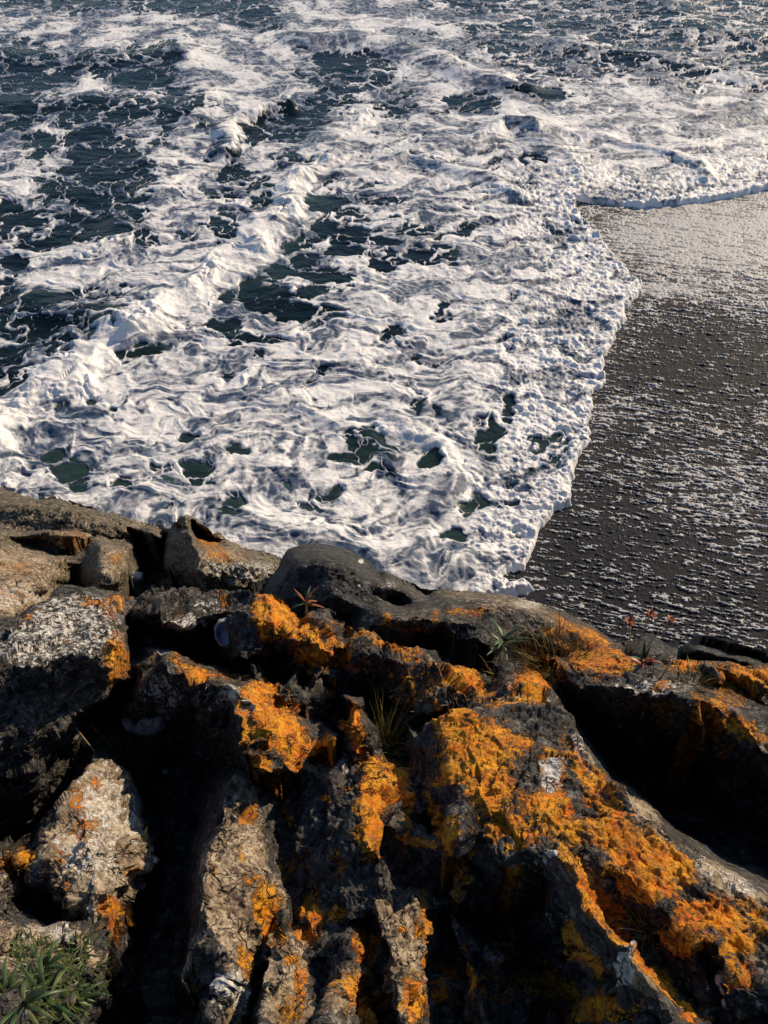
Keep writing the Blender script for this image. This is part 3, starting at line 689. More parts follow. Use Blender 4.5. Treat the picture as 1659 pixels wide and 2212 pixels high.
    [(-260, 2420, .1), (100, 2420, -.1), (240, 2420, -.55)], [(1900, 1440, .04), (1900, 1600, 0), (1900, 1740, .1)], [(1900, 2300, .2), (1900, 2420, .2), (1640, 2420, .1)],
]
rx, ry, rpx, rpy, NP = relief(near_lines, -240, 1240, 1880, 2400, 1.45, B1, 8, 100, .5)
# bedding fans out from the camera: steeper to the right
bed = np.radians(90 - np.interp(rpx, [0, 500, 900, 1200, 1659], [22, 6, -2, -30, -42]))
NP0 = NP
_x, _y = NP[..., 0], NP[..., 1]       # bedding planes lean right on the right of the outcrop, left on the left
bb = _x - .55 * sstep(.12, .55, _x) * (2.2 - _y) + .35 * sstep(-.3, -.75, _x) * (2.2 - _y)
NP = rough(NP, .85, bed, 200, (1, .9, 1.1), (1 - .65 * sstep(840, 940, rpx) * sstep(2000, 1850, rpy - .3 * (rpx - 1200))) * (1 - .55 * sstep(1480, 1360, rpy)), 1, (_y, bb))

def lichen(box, blobs, base=0.0):
    cn = Canvas(*box, 4, base)
    for b in blobs:
        if len(b) == 2 and isinstance(b[0], list): cn.poly(b[0], b[1], 8)
        else: cn.ell(b[0], b[1], b[2] * 1.12, b[3] * 1.12, b[4], b[5] if len(b) > 5 else 0, .62)
    return cn
BOX = (-300, 1000, 1960, 2480)
org = lichen(BOX, [
    (240, 1310, 22, 28, .62, 20), (248, 1420, 22, 60, .80), (195, 1300, 26, 8, .6), (60, 1345, 30, 12, .5, -30), (280, 1440, 8, 30, .7), (140, 1380, 30, 8, .42), (320, 1305, 9, 20, .6), (285, 1292, 12, 7, .6), (390, 1315, 8, 5, .5), (482, 1302, 12, 12, .6),
    (640, 1360, 95, 32, .92, 35), (570, 1330, 22, 48, .86), (680, 1410, 50, 50, .70), (610, 1310, 34, 20, .95, 40), (572, 1410, 16, 30, .42), (790, 1380, 60, 14, .62, 22), (760, 1420, 30, 36, .56), (870, 1412, 40, 10, .6, 20),
    (1005, 1470, 48, 20, .92, 42), (890, 1480, 66, 40, .50), (420, 1455, 46, 22, .82, 20), (375, 1418, 18, 12, .7), (500, 1452, 30, 14, .72), (335, 1420, 16, 10, .3), (702, 1490, 20, 24, .66, 40),
    (570, 1545, 46, 60, .98, -25), (620, 1560, 30, 60, .90, -40), (655, 1615, 34, 22, .97), (560, 1490, 30, 24, .85), (712, 1612, 14, 24, .95), (770, 1580, 16, 60, .93, -10), (575, 1640, 16, 16, .8),
    (600, 1660, 60, 10, .66, 30), (640, 1640, 16, 30, .75, -30), (602, 1700, 10, 40, .6), (690, 1640, 14, 30, .6), (705, 1728, 18, 8, .8), (560, 1720, 8, 22, .6), (545, 1752, 14, 18, .85), (745, 1700, 14, 10, .5),
    (815, 1690, 34, 50, .97), (800, 1780, 18, 70, .96), (860, 1690, 24, 40, .85), (820, 1800, 16, 36, .92), (880, 1760, 8, 40, .85), (900, 1820, 40, 10, .92, 10), (940, 1760, 18, 50, .88, -18), (965, 1800, 14, 40, .9, -10), (985, 1870, 16, 40, .92), (992, 1920, 10, 20, .9),
    (900, 1660, 30, 12, .3), (980, 1560, 44, 30, .82, 20), (1030, 1620, 70, 46, .90, 20), (1060, 1720, 50, 50, .84), (1000, 1680, 50, 20, .72), (955, 1690, 20, 12, .75), (1065, 1600, 26, 16, .8), (1120, 1610, 34, 18, .72), (1110, 1510, 56, 22, .62), (1150, 1480, 40, 12, .6),
    (1190, 1660, 26, 44, .60, -20), (1180, 1740, 44, 36, .80), (1110, 1790, 50, 24, .93), (1215, 1760, 30, 60, .84, -30), (1240, 1640, 18, 40, .70, -35), (1280, 1690, 26, 30, .74, -35), (1320, 1740, 20, 60, .6, -40), (1330, 1800, 30, 50, .84, -40),
    (1390, 1860, 60, 44, .95), (1400, 1920, 50, 34, .96, 20), (1340, 1880, 24, 50, .92, -20), (1455, 1880, 50, 24, .92, 25), (1420, 1830, 50, 16, .80, 25), (1290, 1800, 20, 40, .75, -30), (1010, 1806, 12, 16, .9), (1090, 1800, 30, 12, .85),
    (1245, 1880, 20, 50, .95, -35), (1290, 1950, 22, 66, .95, -32), (1335, 2020, 16, 60, .80, -32), (1400, 2090, 40, 16, .90, 40), (1440, 2140, 40, 16, .85, 50), (1560, 2000, 50, 44, .92, 30), (1500, 1970, 40, 24, .85), (1590, 2050, 40, 34, .9), (1480, 2030, 46, 30, .92, 35), (1600, 2120, 40, 24, .6, 35), (1610, 1950, 50, 16, .66, 25), (1640, 2010, 16, 60, .6, -20),
    (1480, 2160, 30, 16, .5), (1500, 2200, 40, 16, .75), (1300, 2180, 80, 30, .80), (1240, 2160, 20, 30, .6), (1250, 2030, 16, 44, .85, -32), (1290, 2080, 14, 34, .85, -25), (1090, 2080, 40, 100, .40), (1130, 1960, 60, 30, .50, 20), (1180, 2120, 50, 50, .62), (960, 2120, 14, 60, .62), (740, 1860, 16, 40, .55), (620, 1760, 12, 30, .6),
    (920, 1990, 12, 60, .85), (900, 2160, 26, 50, .88), (925, 2060, 10, 40, .9), (880, 2000, 10, 8, .8), (985, 1960, 6, 22, .9), (1022, 2090, 6, 60, .9),
    (790, 2045, 30, 34, .92), (770, 2150, 40, 44, .93), (800, 2190, 30, 40, .92), (735, 2190, 24, 20, .4), (640, 2060, 24, 12, .8), (660, 2120, 10, 44, .88), (650, 2010, 24, 12, .85, 25), (640, 2170, 20, 40, .6),
    (570, 1960, 16, 56, .97, -12), (585, 2000, 14, 30, .9), (545, 1920, 30, 10, .75, 35), (520, 2080, 20, 30, .96), (520, 2120, 16, 20, .8), (470, 1870, 16, 8, .75, 35), (450, 2120, 10, 8, .6), (520, 1850, 6, 20, .7), (562, 1950, 20, 20, .9),
    (640, 1940, 18, 30, .55), (655, 1960, 24, 24, .82), (680, 1980, 16, 30, .80), (655, 1870, 30, 44, .35), (618, 1880, 6, 30, .8), (722, 1970, 22, 16, .82), (670, 1935, 14, 16, .8),
    (180, 1790, 40, 24, .55, -30), (170, 1740, 12, 26, .58), (200, 1700, 20, 20, .5), (60, 1870, 36, 26, .92, 60), (20, 1870, 30, 22, .80), (280, 1890, 12, 22, .80), (240, 1960, 30, 26, .80), (140, 1960, 16, 26, .75, 20), (145, 1910, 12, 16, .6), (244, 2010, 12, 20, .66), (120, 1850, 14, 12, .4), (80, 2000, 14, 8, .3),
    (1530, 1560, 22, 52, .85, -25), (1600, 1570, 66, 12, .70, 32), (1570, 1620, 20, 8, .5), (1480, 1440, 36, 12, .7), (1600, 1470, 70, 36, .66), (1560, 1520, 40, 16, .55), (1430, 1480, 20, 8, .6), (1340, 1440, 40, 16, .7, -20), (1280, 1430, 60, 24, .70), (1170, 1460, 40, 30, .85), (1180, 1440, 20, 20, .88), (1400, 1520, 60, 16, .4), (1300, 1410, 50, 10, .7),
    (920, 1480, 40, 16, .5), (1000, 1880, 30, 60, .55), (1440, 1540, 30, 30, .42), (1270, 2200, 40, 20, .85), (1350, 2200, 20, 20, .6)])
wht = lichen(BOX, [(150, 1340, 110, 50, .60, -10), (60, 1400, 90, 40, .55), (200, 1370, 60, 50, .56), (390, 1345, 50, 20, .70, -12), (330, 1390, 30, 14, .4), (340, 1400, 30, 14, .6), (450, 1305, 40, 8, .55), (545, 1480, 20, 16, .4),
    (350, 1500, 50, 28, .55), (460, 1510, 40, 22, .50), (1192, 1672, 25, 24, .98), (1188, 1690, 14, 14, .9), (1350, 2092, 22, 36, .74, -15), (1258, 1640, 12, 50, .62, -30), (1150, 1510, 50, 30, .45), (1100, 1500, 40, 20, .46),
    (500, 2140, 24, 34, .95, 20), (470, 2180, 14, 30, .5), (220, 1740, 60, 90, .60), (180, 1850, 60, 60, .55), (240, 1830, 40, 80, .56), (290, 1760, 12, 60, .6), (500, 1500, 14, 26, .7, -30), (515, 1520, 10, 30, .6, -30), (1140, 1860, 50, 14, .52), (740, 2180, 20, 30, .5),
    (1180, 1845, 30, 12, .6), (1280, 1920, 12, 60, .5, -35), (1210, 1980, 30, 16, .5), (1400, 1480, 90, 14, .55), (1520, 1870, 40, 12, .55, 35), (1600, 1910, 50, 12, .60, 28), (740, 1650, 14, 30, .55), (1540, 2120, 26, 30, .42), (940, 1500, 20, 60, .3), (400, 1700, 40, 40, .3), (770, 1445, 30, 20, .55), (720, 1450, 30, 12, .55), (120, 2005, 60, 12, .55), (400, 1780, 12, 60, .42, 20), (60, 2015, 30, 10, .5)])
tan = lichen(BOX, [([(500, 1660), (560, 1680), (580, 1800), (600, 1960), (590, 2020), (540, 2110), (520, 2220), (470, 2220), (500, 2080), (430, 1980), (430, 1850), (480, 1760)], .74), ([(402, 2060), (430, 2040), (455, 2100), (440, 2180), (405, 2130)], .8),
    ([(800, 1950), (890, 1925), (935, 1980), (935, 2080), (915, 2220), (870, 2220), (850, 2080)], .78), ([(590, 2000), (670, 2010), (680, 2220), (560, 2220)], .70), ([(730, 2090), (830, 2100), (840, 2220), (700, 2220)], .66),
    ([(195, 1640), (285, 1670), (335, 1840), (300, 1910), (250, 1990), (130, 1980), (80, 1850)], .78), ([(-260, 1980), (220, 2000), (220, 2080), (-260, 2080)], .75), ([(-260, 1850), (70, 1850), (40, 1940), (-260, 1950)], .5),
    (1370, 1720, 40, 20, .85, 40), (1400, 1780, 26, 50, .80, -35), (1460, 1850, 40, 20, .8, 40), (1560, 1900, 70, 24, .82, 30), (1650, 1950, 60, 18, .75, 15), (1290, 1900, 14, 60, .6, -35), (1380, 2120, 20, 60, .75, -35), (1610, 2080, 50, 14, .7, 40), (985, 2010, 8, 34, .8),
    (515, 1510, 18, 34, .8, -30), (620, 1600, 20, 30, .4), (560, 1500, 20, 14, .5), (150, 1330, 120, 60, .32), (1100, 1815, 60, 8, .7), (1510, 1600, 40, 10, .5), (1640, 1600, 40, 14, .7, 35), (1270, 1640, 10, 40, .6, -35), (250, 1400, 30, 40, .45), (940, 1435, 60, 12, .45, 20), (400, 1430, 60, 20, .4)])
def nz(px, py, f, s): return fbm2(px / f, py / f, 4, s, .65)
aO = .09 * sstep(480, 900, rpx) + .12 * nz(rpx, rpy, 60, 191) + .93 * org.get(rpx + 10 * nz(rpx, rpy, 30, 91), rpy + 10 * nz(rpx, rpy, 30, 92)) + .16 * nz(rpx, rpy, 26, 93)
aW = wht.get(rpx, rpy) + .14 * nz(rpx, rpy, 20, 94); aT = tan.get(rpx, rpy) + .1 * nz(rpx, rpy, 24, 95)
aO = aO - 2.5 * np.clip(aW - .72, 0, 1)
ATT = {'orange': aO, 'white': aW, 'tan': aT}

near_rocks = [
    ('rock_block', 'large dark block at far left with grey crusted top and orange right shoulder', [(-260, 1240), (262, 1240), (268, 1300), (276, 1380), (286, 1450), (262, 1500), (215, 1570), (170, 1650), (120, 1720), (70, 1790), (0, 1830), (-260, 1990)]),
    ('rock_ledge', 'dark hollowed ledge holding the limpet shell beside the large left block', [(262, 1240), (556, 1240), (556, 1370), (580, 1440), (548, 1430), (510, 1415), (470, 1440), (420, 1430), (372, 1400), (342, 1398), (300, 1436), (286, 1450), (276, 1380), (268, 1300)]),
    ('rock_slab', 'bright orange lichened slab above the centre with a green plant behind its rim', [(556, 1240), (640, 1240), (740, 1330), (742, 1400), (735, 1462), (692, 1470), (655, 1495), (625, 1485), (590, 1484), (565, 1455), (580, 1440), (556, 1370)]),
    ('rock_ridge', 'long dark rock with a bright orange lichened right end above its shaded face', [(740, 1330), (900, 1395), (1010, 1420), (1050, 1490), (1012, 1508), (960, 1540), (900, 1552), (850, 1600), (790, 1545), (735, 1500), (735, 1462), (742, 1400)]),
    ('rock_tooth', 'small pointed stub of rock tucked beneath the orange slab', [(655, 1495), (692, 1470), (735, 1462), (735, 1500), (740, 1590), (700, 1570), (640, 1530)]),
    ('rock_shelf', 'rounded shelf with orange and white lichen band over two dark hollows', [(286, 1450), (300, 1436), (342, 1398), (372, 1400), (420, 1430), (470, 1440), (510, 1415), (548, 1430), (580, 1440), (565, 1455), (590, 1484), (510, 1494), (530, 1530), (548, 1580), (520, 1655), (290, 1645), (262, 1500)]),
    ('rock_slab', 'brilliant orange tilted slab with pale left edge in the centre of the outcrop', [(510, 1494), (590, 1484), (625, 1485), (655, 1495), (640, 1530), (700, 1570), (700, 1600), (690, 1655), (585, 1660), (520, 1655), (548, 1580), (530, 1530)]),
    ('rock_fin', 'thin pointed orange fin standing upright beside a grass tuft', [(740, 1590), (755, 1500), (780, 1500), (808, 1650), (735, 1650)]),
    ('rock_fin', 'short orange stub fin left of the pointed fin', [(700, 1600), (740, 1590), (735, 1650), (690, 1655)]),
    ('rock_slab', 'great slab mottled with orange lichen bearing a round white lichen spot', [(850, 1600), (900, 1552), (960, 1540), (1012, 1508), (1050, 1490), (1110, 1455), (1190, 1490), (1225, 1550), (1300, 1655), (1330, 1700), (1400, 1750), (1480, 1825), (1570, 1895), (1900, 2050), (1900, 2300), (1560, 2075), (1440, 2000), (1370, 2050), (1320, 1975), (1270, 1900), (1225, 1845), (1170, 1820), (1010, 1795), (985, 1720), (930, 1720), (900, 1660)]),
    ('rock_mass', 'dark rock at right with flat grey top above the deep black gully', [(1110, 1455), (1150, 1395), (1440, 1435), (1520, 1480), (1508, 1508), (1535, 1610), (1480, 1690), (1345, 1650), (1225, 1550), (1190, 1490)]),
    ('rock_edge', 'orange streaked sloping rock edge at the far right', [(1508, 1508), (1520, 1480), (1900, 1590), (1900, 1880), (1600, 1760), (1480, 1690), (1535, 1610)]),
    ('rock_knoll', 'low rusty orange knoll at the right margin near the beach', [(1360, 1380), (1900, 1380), (1900, 1590), (1520, 1480), (1440, 1435)]),
    ('rock_slab', 'pale crumbly slab with cream and orange flecks at lower left', [(200, 1640), (245, 1650), (285, 1690), (300, 1750), (338, 1835), (328, 1875), (295, 1925), (258, 1965), (238, 2040), (180, 2005), (110, 1995), (50, 1960), (60, 1880), (75, 1845), (120, 1760)]),
    ('rock_stub', 'small orange crusted rock at the left edge beside the pale slab', [(-260, 1845), (75, 1845), (60, 1880), (50, 1960), (-260, 1985)]),
    ('rock_ledge', 'pale ledge behind the leafy plants in the bottom left corner', [(-260, 1985), (50, 1960), (110, 1995), (180, 2005), (238, 2040), (225, 2100), (190, 2240), (100, 2430), (-260, 2430)]),
    ('rock_rib', 'tall pale brown rib with an orange right edge beside the central dark gully', [(520, 1655), (585, 1660), (565, 1740), (590, 1860), (604, 1990), (580, 2050), (555, 2140), (520, 2430), (430, 2430), (430, 2190), (395, 2110), (425, 2030), (428, 1860), (480, 1760)]),
    ('rock_wall', 'dark grey wall of upright bedding between the brown rib and the orange strip', [(585, 1660), (690, 1655), (735, 1650), (808, 1650), (785, 1720), (782, 1790), (800, 1840), (850, 1880), (800, 1965), (750, 1995), (670, 1985), (604, 1990), (590, 1860), (565, 1740)]),
    ('rock_strip', 'twisting bright orange strip with holes left of the great mottled slab', [(808, 1650), (850, 1600), (900, 1660), (930, 1720), (985, 1720), (1010, 1795), (1005, 1930), (950, 1930), (850, 1880), (800, 1840), (782, 1790), (785, 1720)]),
    ('rock_column', 'pale column rimmed with orange at the bottom centre', [(800, 1965), (850, 1880), (950, 1930), (945, 2050), (925, 2120), (935, 2430), (850, 2430), (845, 2212), (795, 2080)]),
    ('rock_column', 'orange crusted column left of the pale bottom column', [(750, 1995), (800, 1965), (795, 2080), (845, 2212), (850, 2430), (690, 2430), (700, 2130), (690, 2020)]),
    ('rock_column', 'grey column with orange streaks next to the brown rib at the bottom', [(604, 1990), (670, 1985), (690, 2020), (700, 2130), (690, 2430), (540, 2430), (560, 2140), (580, 2050)]),
    ('dark_outcrop', 'black shaded face with an orange and cream crest below the great slab', [(1005, 1795), (1170, 1820), (1225, 1845), (1270, 1900), (1320, 1975), (1370, 2050), (1440, 2130), (1640, 2430), (935, 2430), (925, 2120), (945, 2050), (950, 1930), (1005, 1930)]),
    ('rock_slope', 'orange crusted slope in the bottom right corner', [(1370, 2050), (1440, 2000), (1560, 2075), (1900, 2300), (1900, 2430), (1640, 2430), (1440, 2130)]),
]
def silhouette_near(px, py):
    top = np.interp(px, [-260, 0, 40, 100, 140, 200, 268, 285, 330, 400, 460, 540, 556, 580, 610, 645, 672, 705, 740, 800, 850, 900, 960, 1005, 1025, 1060, 1110, 1150, 1200, 1260, 1320, 1345, 1385, 1420, 1450, 1520, 1600, 1680, 1900],
                    [1400, 1336, 1320, 1286, 1262, 1268, 1284, 1290, 1275, 1269, 1279, 1278, 1278, 1283, 1300, 1330, 1328, 1322, 1350, 1368, 1396, 1410, 1422, 1440, 1452, 1462, 1430, 1410, 1420, 1402, 1395, 1412, 1440, 1434, 1424, 1434, 1434, 1430, 1440])
    return py > top + 5 * nz(px, py * 0, 22, 96)
vis = silhouette_near(rpx, rpy)
lab = np.zeros(rpx.shape, int)
for i, r in enumerate(near_rocks): lab[inpoly(rx, ry, r[2])] = i + 1
def quads(m): return m[:-1, :-1]
def rock_skirt(v): return v[:, 2] - .9
for i, r in enumerate(near_rocks):
    k = quads((lab == i + 1) & vis)
    if k.sum() > 20:
        tag(mesh_from(r[0], NP, k, ATT, M_ROCK, rock_skirt), r[1], 'rock', 'lichen-covered rocks of the clifftop outcrop')
k = quads((lab == 0) & vis)
tag(mesh_from('gully_floor', NP, k, ATT, M_ROCK, rock_skirt), kind='structure')

# --- shore rocks, lower down on the left
B0 = (5.3, -.62)
shore_lines = [
    [(-260, 1010, 0), (0, 1050, .0), (60, 1066, .1), (110, 1075, .1), (200, 1092, .1), (280, 1120, .05), (330, 1130, .05), (420, 1150, .0), (520, 1175, 0), (640, 1215, 0)],
    [(-260, 1060, .15), (0, 1090, .2), (90, 1105, .25), (180, 1115, .25), (270, 1140, .15), (330, 1150, .2), (350, 1160, .1)],
    [(-260, 1110, .1), (0, 1130, .1), (80, 1140, .1), (170, 1150, .15), (210, 1160, .1), (290, 1170, -.1)],
    [(-260, 1150, .3), (0, 1160, .25), (60, 1180, .0), (140, 1195, -.05), (180, 1180, .0)],
    [(60, 1160, .2), (110, 1148, .28), (160, 1152, .28), (200, 1165, .1)],
    [(-260, 1200, .4), (0, 1205, .4), (70, 1225, .38), (110, 1250, .2), (130, 1290, -.1)],
    [(-260, 1280, .55), (0, 1275, .5), (60, 1270, .45), (100, 1275, .2)],
    [(-260, 1400, .55), (0, 1340, .55), (60, 1310, .4), (110, 1300, .1)], [(140, 1200, .15), (180, 1210, .1), (165, 1255, -.2), (140, 1290, -.3)],
    # knuckle boulder
    [(185, 1200, .1), (215, 1180, .35), (250, 1190, .38), (270, 1225, .25), (275, 1270, -.05)], [(185, 1250, .1), (215, 1245, .45), (240, 1240, .45), (255, 1262, .3), (262, 1290, 0)], [(200, 1300, -.1), (225, 1290, .1), (262, 1310, -.1)],
    # dark hollow
    [(285, 1150, -.1), (310, 1200, -.5), (320, 1250, -.6), (300, 1300, -.5), (350, 1300, -.45), (430, 1300, -.4)],
    [(300, 1140, .1), (340, 1142, .15), (362, 1150, .05), (350, 1180, -.3), (345, 1230, -.5)],
    # pointed boulder with orange
    [(370, 1150, .3), (385, 1120, .55), (402, 1110, .6), (425, 1122, .5), (460, 1155, .3), (510, 1185, .2), (560, 1200, .1), (610, 1215, 0)],
    [(402, 1110, .6), (415, 1150, .7), (425, 1185, .65), (430, 1220, .6), (440, 1260, .3), (450, 1300, 0)],
    [(370, 1150, .3), (372, 1175, .3), (390, 1170, .45), (402, 1195, .45), (408, 1235, .3), (400, 1260, .0)], [(365, 1180, .15), (362, 1230, .1), (385, 1260, -.2)],
    [(500, 1200, .45), (530, 1220, .45), (570, 1225, .35), (600, 1235, .1)], [(480, 1240, .4), (540, 1265, .25), (580, 1290, 0)],
    [(640, 1300, -.3), (620, 1240, -.2), (640, 1215, 0)], [(-260, 1400, .55), (130, 1400, -.2), (640, 1400, -.4)],
]
ax_, ay_, apx, apy, AP = relief(shore_lines, -240, 1020, 640, 1390, 1.35, B0, 7, 300, 1.0)
bed0 = np.radians(np.full(apx.shape, -12.0))
AP = rough(AP, 1.7, bed0, 400, (.7, 1.0, .9), 1, .6)
o0 = lichen((-300, 1000, 700, 1450), [(455, 1175, 16, 44, .80, -40), (470, 1190, 40, 10, .5, 30), (150, 1160, 50, 12, .45), (40, 1225, 50, 14, .42), (250, 1205, 16, 16, .5), (20, 1290, 60, 20, .44), (520, 1200, 20, 10, .4)])
w0 = lichen((-300, 1000, 700, 1450), [(20, 1290, 80, 22, .66), (540, 1235, 60, 24, .60), (285, 1252, 10, 7, .95), (480, 1225, 40, 20, .5)])
t0 = lichen((-300, 1000, 700, 1450), [(30, 1230, 110, 50, .72), (20, 1300, 110, 30, .82), (150, 1165, 60, 20, .6), (240, 1210, 40, 40, .6), (480, 1200, 60, 24, .55), (60, 1120, 60, 20, .45)])
A0 = {'orange': o0.get(apx, apy) + .12 * nz(apx, apy, 20, 97), 'white': w0.get(apx, apy), 'tan': t0.get(apx, apy) + .1 * nz(apx, apy, 20, 98)}
top0 = np.interp(apx, [-260, 0, 20, 50, 85, 105, 115, 130, 200, 260, 300, 345, 366, 374, 388, 402, 424, 460, 520, 560, 606, 640], [1030, 1052, 1060, 1068, 1078, 1070, 1068, 1078, 1092, 1115, 1128, 1132, 1140, 1130, 1116, 1110, 1120, 1150, 1178, 1188, 1205, 1240])
vis0 = (apy > top0 + 4 * nz(apx, apy * 0, 18, 99)) & (apx < 625 + 8 * nz(apx * 0, apy, 20, 199))
shore_rocks = [
    ('shore_rock', 'cracked grey brown shore rock sloping into the foam at the far left', [(-260, 1000), (360, 1000), (366, 1140), (300, 1150), (290, 1172), (200, 1168), (100, 1146), (-260, 1150)]),
    ('shore_rock', 'pair of smooth brown humps on the shore at the left edge', [(-260, 1150), (100, 1146), (200, 1168), (182, 1200), (150, 1290), (120, 1420), (-260, 1420)]),
    ('shore_boulder', 'knuckle shaped brown boulder beside a dark hollow on the shore', [(200, 1168), (290, 1172), (275, 1235), (290, 1300), (280, 1420), (120, 1420), (150, 1290), (182, 1200)]),
    ('shore_rock', 'black shadowed hollow rock holding a small white shell fragment', [(300, 1150), (366, 1140), (364, 1180), (362, 1240), (390, 1275), (390, 1420), (280, 1420), (290, 1300), (275, 1235), (290, 1172)]),
    ('shore_boulder', 'pointed shore boulder with rust orange streak down its right side', [(366, 1140), (366, 1000), (700, 1000), (700, 1420), (390, 1420), (390, 1275), (362, 1240), (364, 1180)]),
]
lab0 = np.zeros(apx.shape, int)
for i, r in enumerate(shore_rocks): lab0[inpoly(ax_, ay_, r[2])] = i + 1
for i, r in enumerate(shore_rocks):
    k = quads((lab0 == i + 1) & vis0)
    tag(mesh_from(r[0], AP, k, A0, M_SHORE, lambda v: np.maximum(v[:, 2] - 1.6, -.5)), r[1], 'rock', 'rocks at the water\'s edge')

# --- smooth dark rocks in the middle and right, between outcrop and beach
B2 = (5.85, -.62)
mid_lines = [
    [(540, 1280, -.3), (590, 1235, -.2), (612, 1190, .0), (650, 1174, .12), (690, 1172, .12), (750, 1185, .05), (820, 1220, -.05), (880, 1262, -.2), (920, 1290, -.3)],
    [(600, 1260, .1), (640, 1215, .35), (700, 1205, .4), (760, 1225, .35), (820, 1262, .2), (860, 1300, -.1)], [(560, 1340, -.3), (640, 1290, .1), (720, 1290, .2), (790, 1320, .1)], [(560, 1400, -.5), (700, 1400, -.4), (760, 1345, -.15)],
    [(818, 1250, -.1), (838, 1235, .05), (860, 1245, 0), (910, 1268, -.15), (960, 1272, -.1), (1020, 1278, -.05), (1100, 1285, -.05), (1150, 1300, -.1), (1220, 1325, -.15), (1280, 1355, -.2), (1330, 1390, -.25), (1360, 1430, -.4)],
    [(810, 1290, .1), (850, 1270, .2), (920, 1300, .15), (980, 1295, .3), (1060, 1300, .35), (1130, 1315, .3), (1200, 1340, .2), (1260, 1370, .1), (1320, 1420, -.2)],
    [(780, 1345, .1), (830, 1330, .3), (900, 1330, .35), (960, 1340, .35), (1050, 1345, .3), (1120, 1370, .2), (1200, 1390, .1), (1260, 1430, -.1)],
    [(780, 1380, .0), (850, 1370, .15), (900, 1385, .1), (960, 1385, -.1), (1040, 1400, -.2), (1120, 1410, -.1)], [(780, 1450, -.4), (900, 1450, -.4), (1000, 1500, -.4), (1200, 1500, -.4), (1360, 1500, -.5)],
    # blocky dark step with sharp right edge
    [(985, 1378, .2), (1030, 1382, .35), (1060, 1400, .3), (1075, 1420, .2), (1100, 1470, -.1)], [(970, 1430, .0), (1010, 1470, -.2), (1060, 1490, -.3)],
    # low wet rocks on the sand at the right
    [(1340, 1400, -.35), (1380, 1376, -.3), (1410, 1372, -.28), (1450, 1395, -.35), (1480, 1430, -.5)], [(1460, 1400, -.5), (1500, 1370, -.35), (1560, 1382, -.3), (1620, 1402, -.35), (1680, 1420, -.35), (1900, 1470, -.4)],
    [(1380, 1420, -.1), (1420, 1420, -.1), (1500, 1405, -.1), (1580, 1420, -.1), (1680, 1450, -.1), (1900, 1500, -.1)], [(1360, 1500, -.5), (1900, 1560, -.5)],
]
bx_, by_, bpx, bpy_, MP = relief(mid_lines, 545, 1150, 1880, 1500, 1.35, B2, 6, 500, 2.2)
MP = rough(MP, 1.1, np.radians(np.full(bpx.shape, -24.0)), 600, (.35, .5, .3), 1, .25)
o1 = lichen((500, 1100, 1960, 1560), [(1010, 1318, 50, 10, .55), (940, 1330, 10, 12, .55), (1230, 1355, 50, 12, .62, 35), (1200, 1365, 30, 10, .6), (1290, 1380, 40, 14, .72, 35), (835, 1340, 12, 16, .7), (910, 1365, 50, 8, .5), (1170, 1400, 60, 16, .5), (1250, 1400, 60, 16, .6)])
w1 = lichen((500, 1100, 1960, 1560), [(780, 1212, 6, 5, .98), (778, 1264, 4, 4, .98), (1140, 1305, 34, 12, .55), (840, 1265, 20, 14, .45), (970, 1370, 20, 8, .5)])
t1 = lichen((500, 1100, 1960, 1560), [(1050, 1290, 160, 14, .50, 5), (900, 1335, 70, 24, .42), (1180, 1330, 90, 16, .5, 25), (1100, 1310, 70, 14, .5)])
A1 = {'orange': o1.get(bpx, bpy_) + .12 * nz(bpx, bpy_, 20, 98), 'white': w1.get(bpx, bpy_), 'tan': t1.get(bpx, bpy_) + .1 * nz(bpx, bpy_, 20, 95)}
top1 = np.interp(bpx, [545, 590, 606, 620, 650, 690, 750, 800, 820, 838, 860, 910, 960, 1020, 1100, 1150, 1220, 1280, 1330, 1344, 1380, 1405, 1425, 1450, 1475, 1500, 1530, 1600, 1659, 1760, 1880],
                 [1260, 1240, 1205, 1184, 1175, 1172, 1186, 1212, 1232, 1234, 1244, 1268, 1272, 1277, 1284, 1298, 1322, 1350, 1384, 1386, 1372, 1370, 1380, 1398, 1396, 1372, 1372, 1390, 1408, 1430, 1460])
vis1 = bpy_ > top1 + 3 * nz(bpx, bpy_ * 0, 25, 99)
mid_rocks = [
    ('rock_dome', 'smooth black dome shaped rock against the white foam left of centre', M_WET, [(500, 1100), (830, 1100), (815, 1240), (800, 1300), (775, 1345), (770, 1520), (500, 1520)]),
    ('rock_hump', 'long grey brown cracked hump below the tip of the foam', M_ROCK, [(830, 1100), (1345, 1100), (1345, 1385), (1345, 1520), (1110, 1520), (1105, 1470), (1075, 1415), (1035, 1378), (985, 1372), (770, 1372), (775, 1345), (800, 1300), (815, 1240)]),
    ('rock_step', 'black wedge shaped block with a sharp right edge beside a green plant', M_WET, [(770, 1372), (985, 1372), (1035, 1378), (1075, 1415), (1105, 1470), (1110, 1520), (770, 1520)]),
    ('wet_rock', 'smooth grey wet rock at the edge of the sand, left of the ribbed one', M_WET, [(1345, 1100), (1468, 1100), (1468, 1400), (1485, 1520), (1345, 1520)]),
    ('wet_rock', 'flat ribbed wet rock at the edge of the sand on the right margin', M_WET, [(1468, 1100), (1960, 1100), (1960, 1560), (1485, 1560), (1468, 1400)]),
]
lab1 = np.zeros(bpx.shape, int)
for i, r in enumerate(mid_rocks): lab1[inpoly(bx_, by_, r[3])] = i + 1
for i, r in enumerate(mid_rocks):
    k = quads((lab1 == i + 1) & vis1)
    tag(mesh_from(r[0], MP, k, A1, r[2], lambda v: np.maximum(v[:, 2] - 2.4, -.4)), r[1], 'rock', 'dark rocks between outcrop and beach')

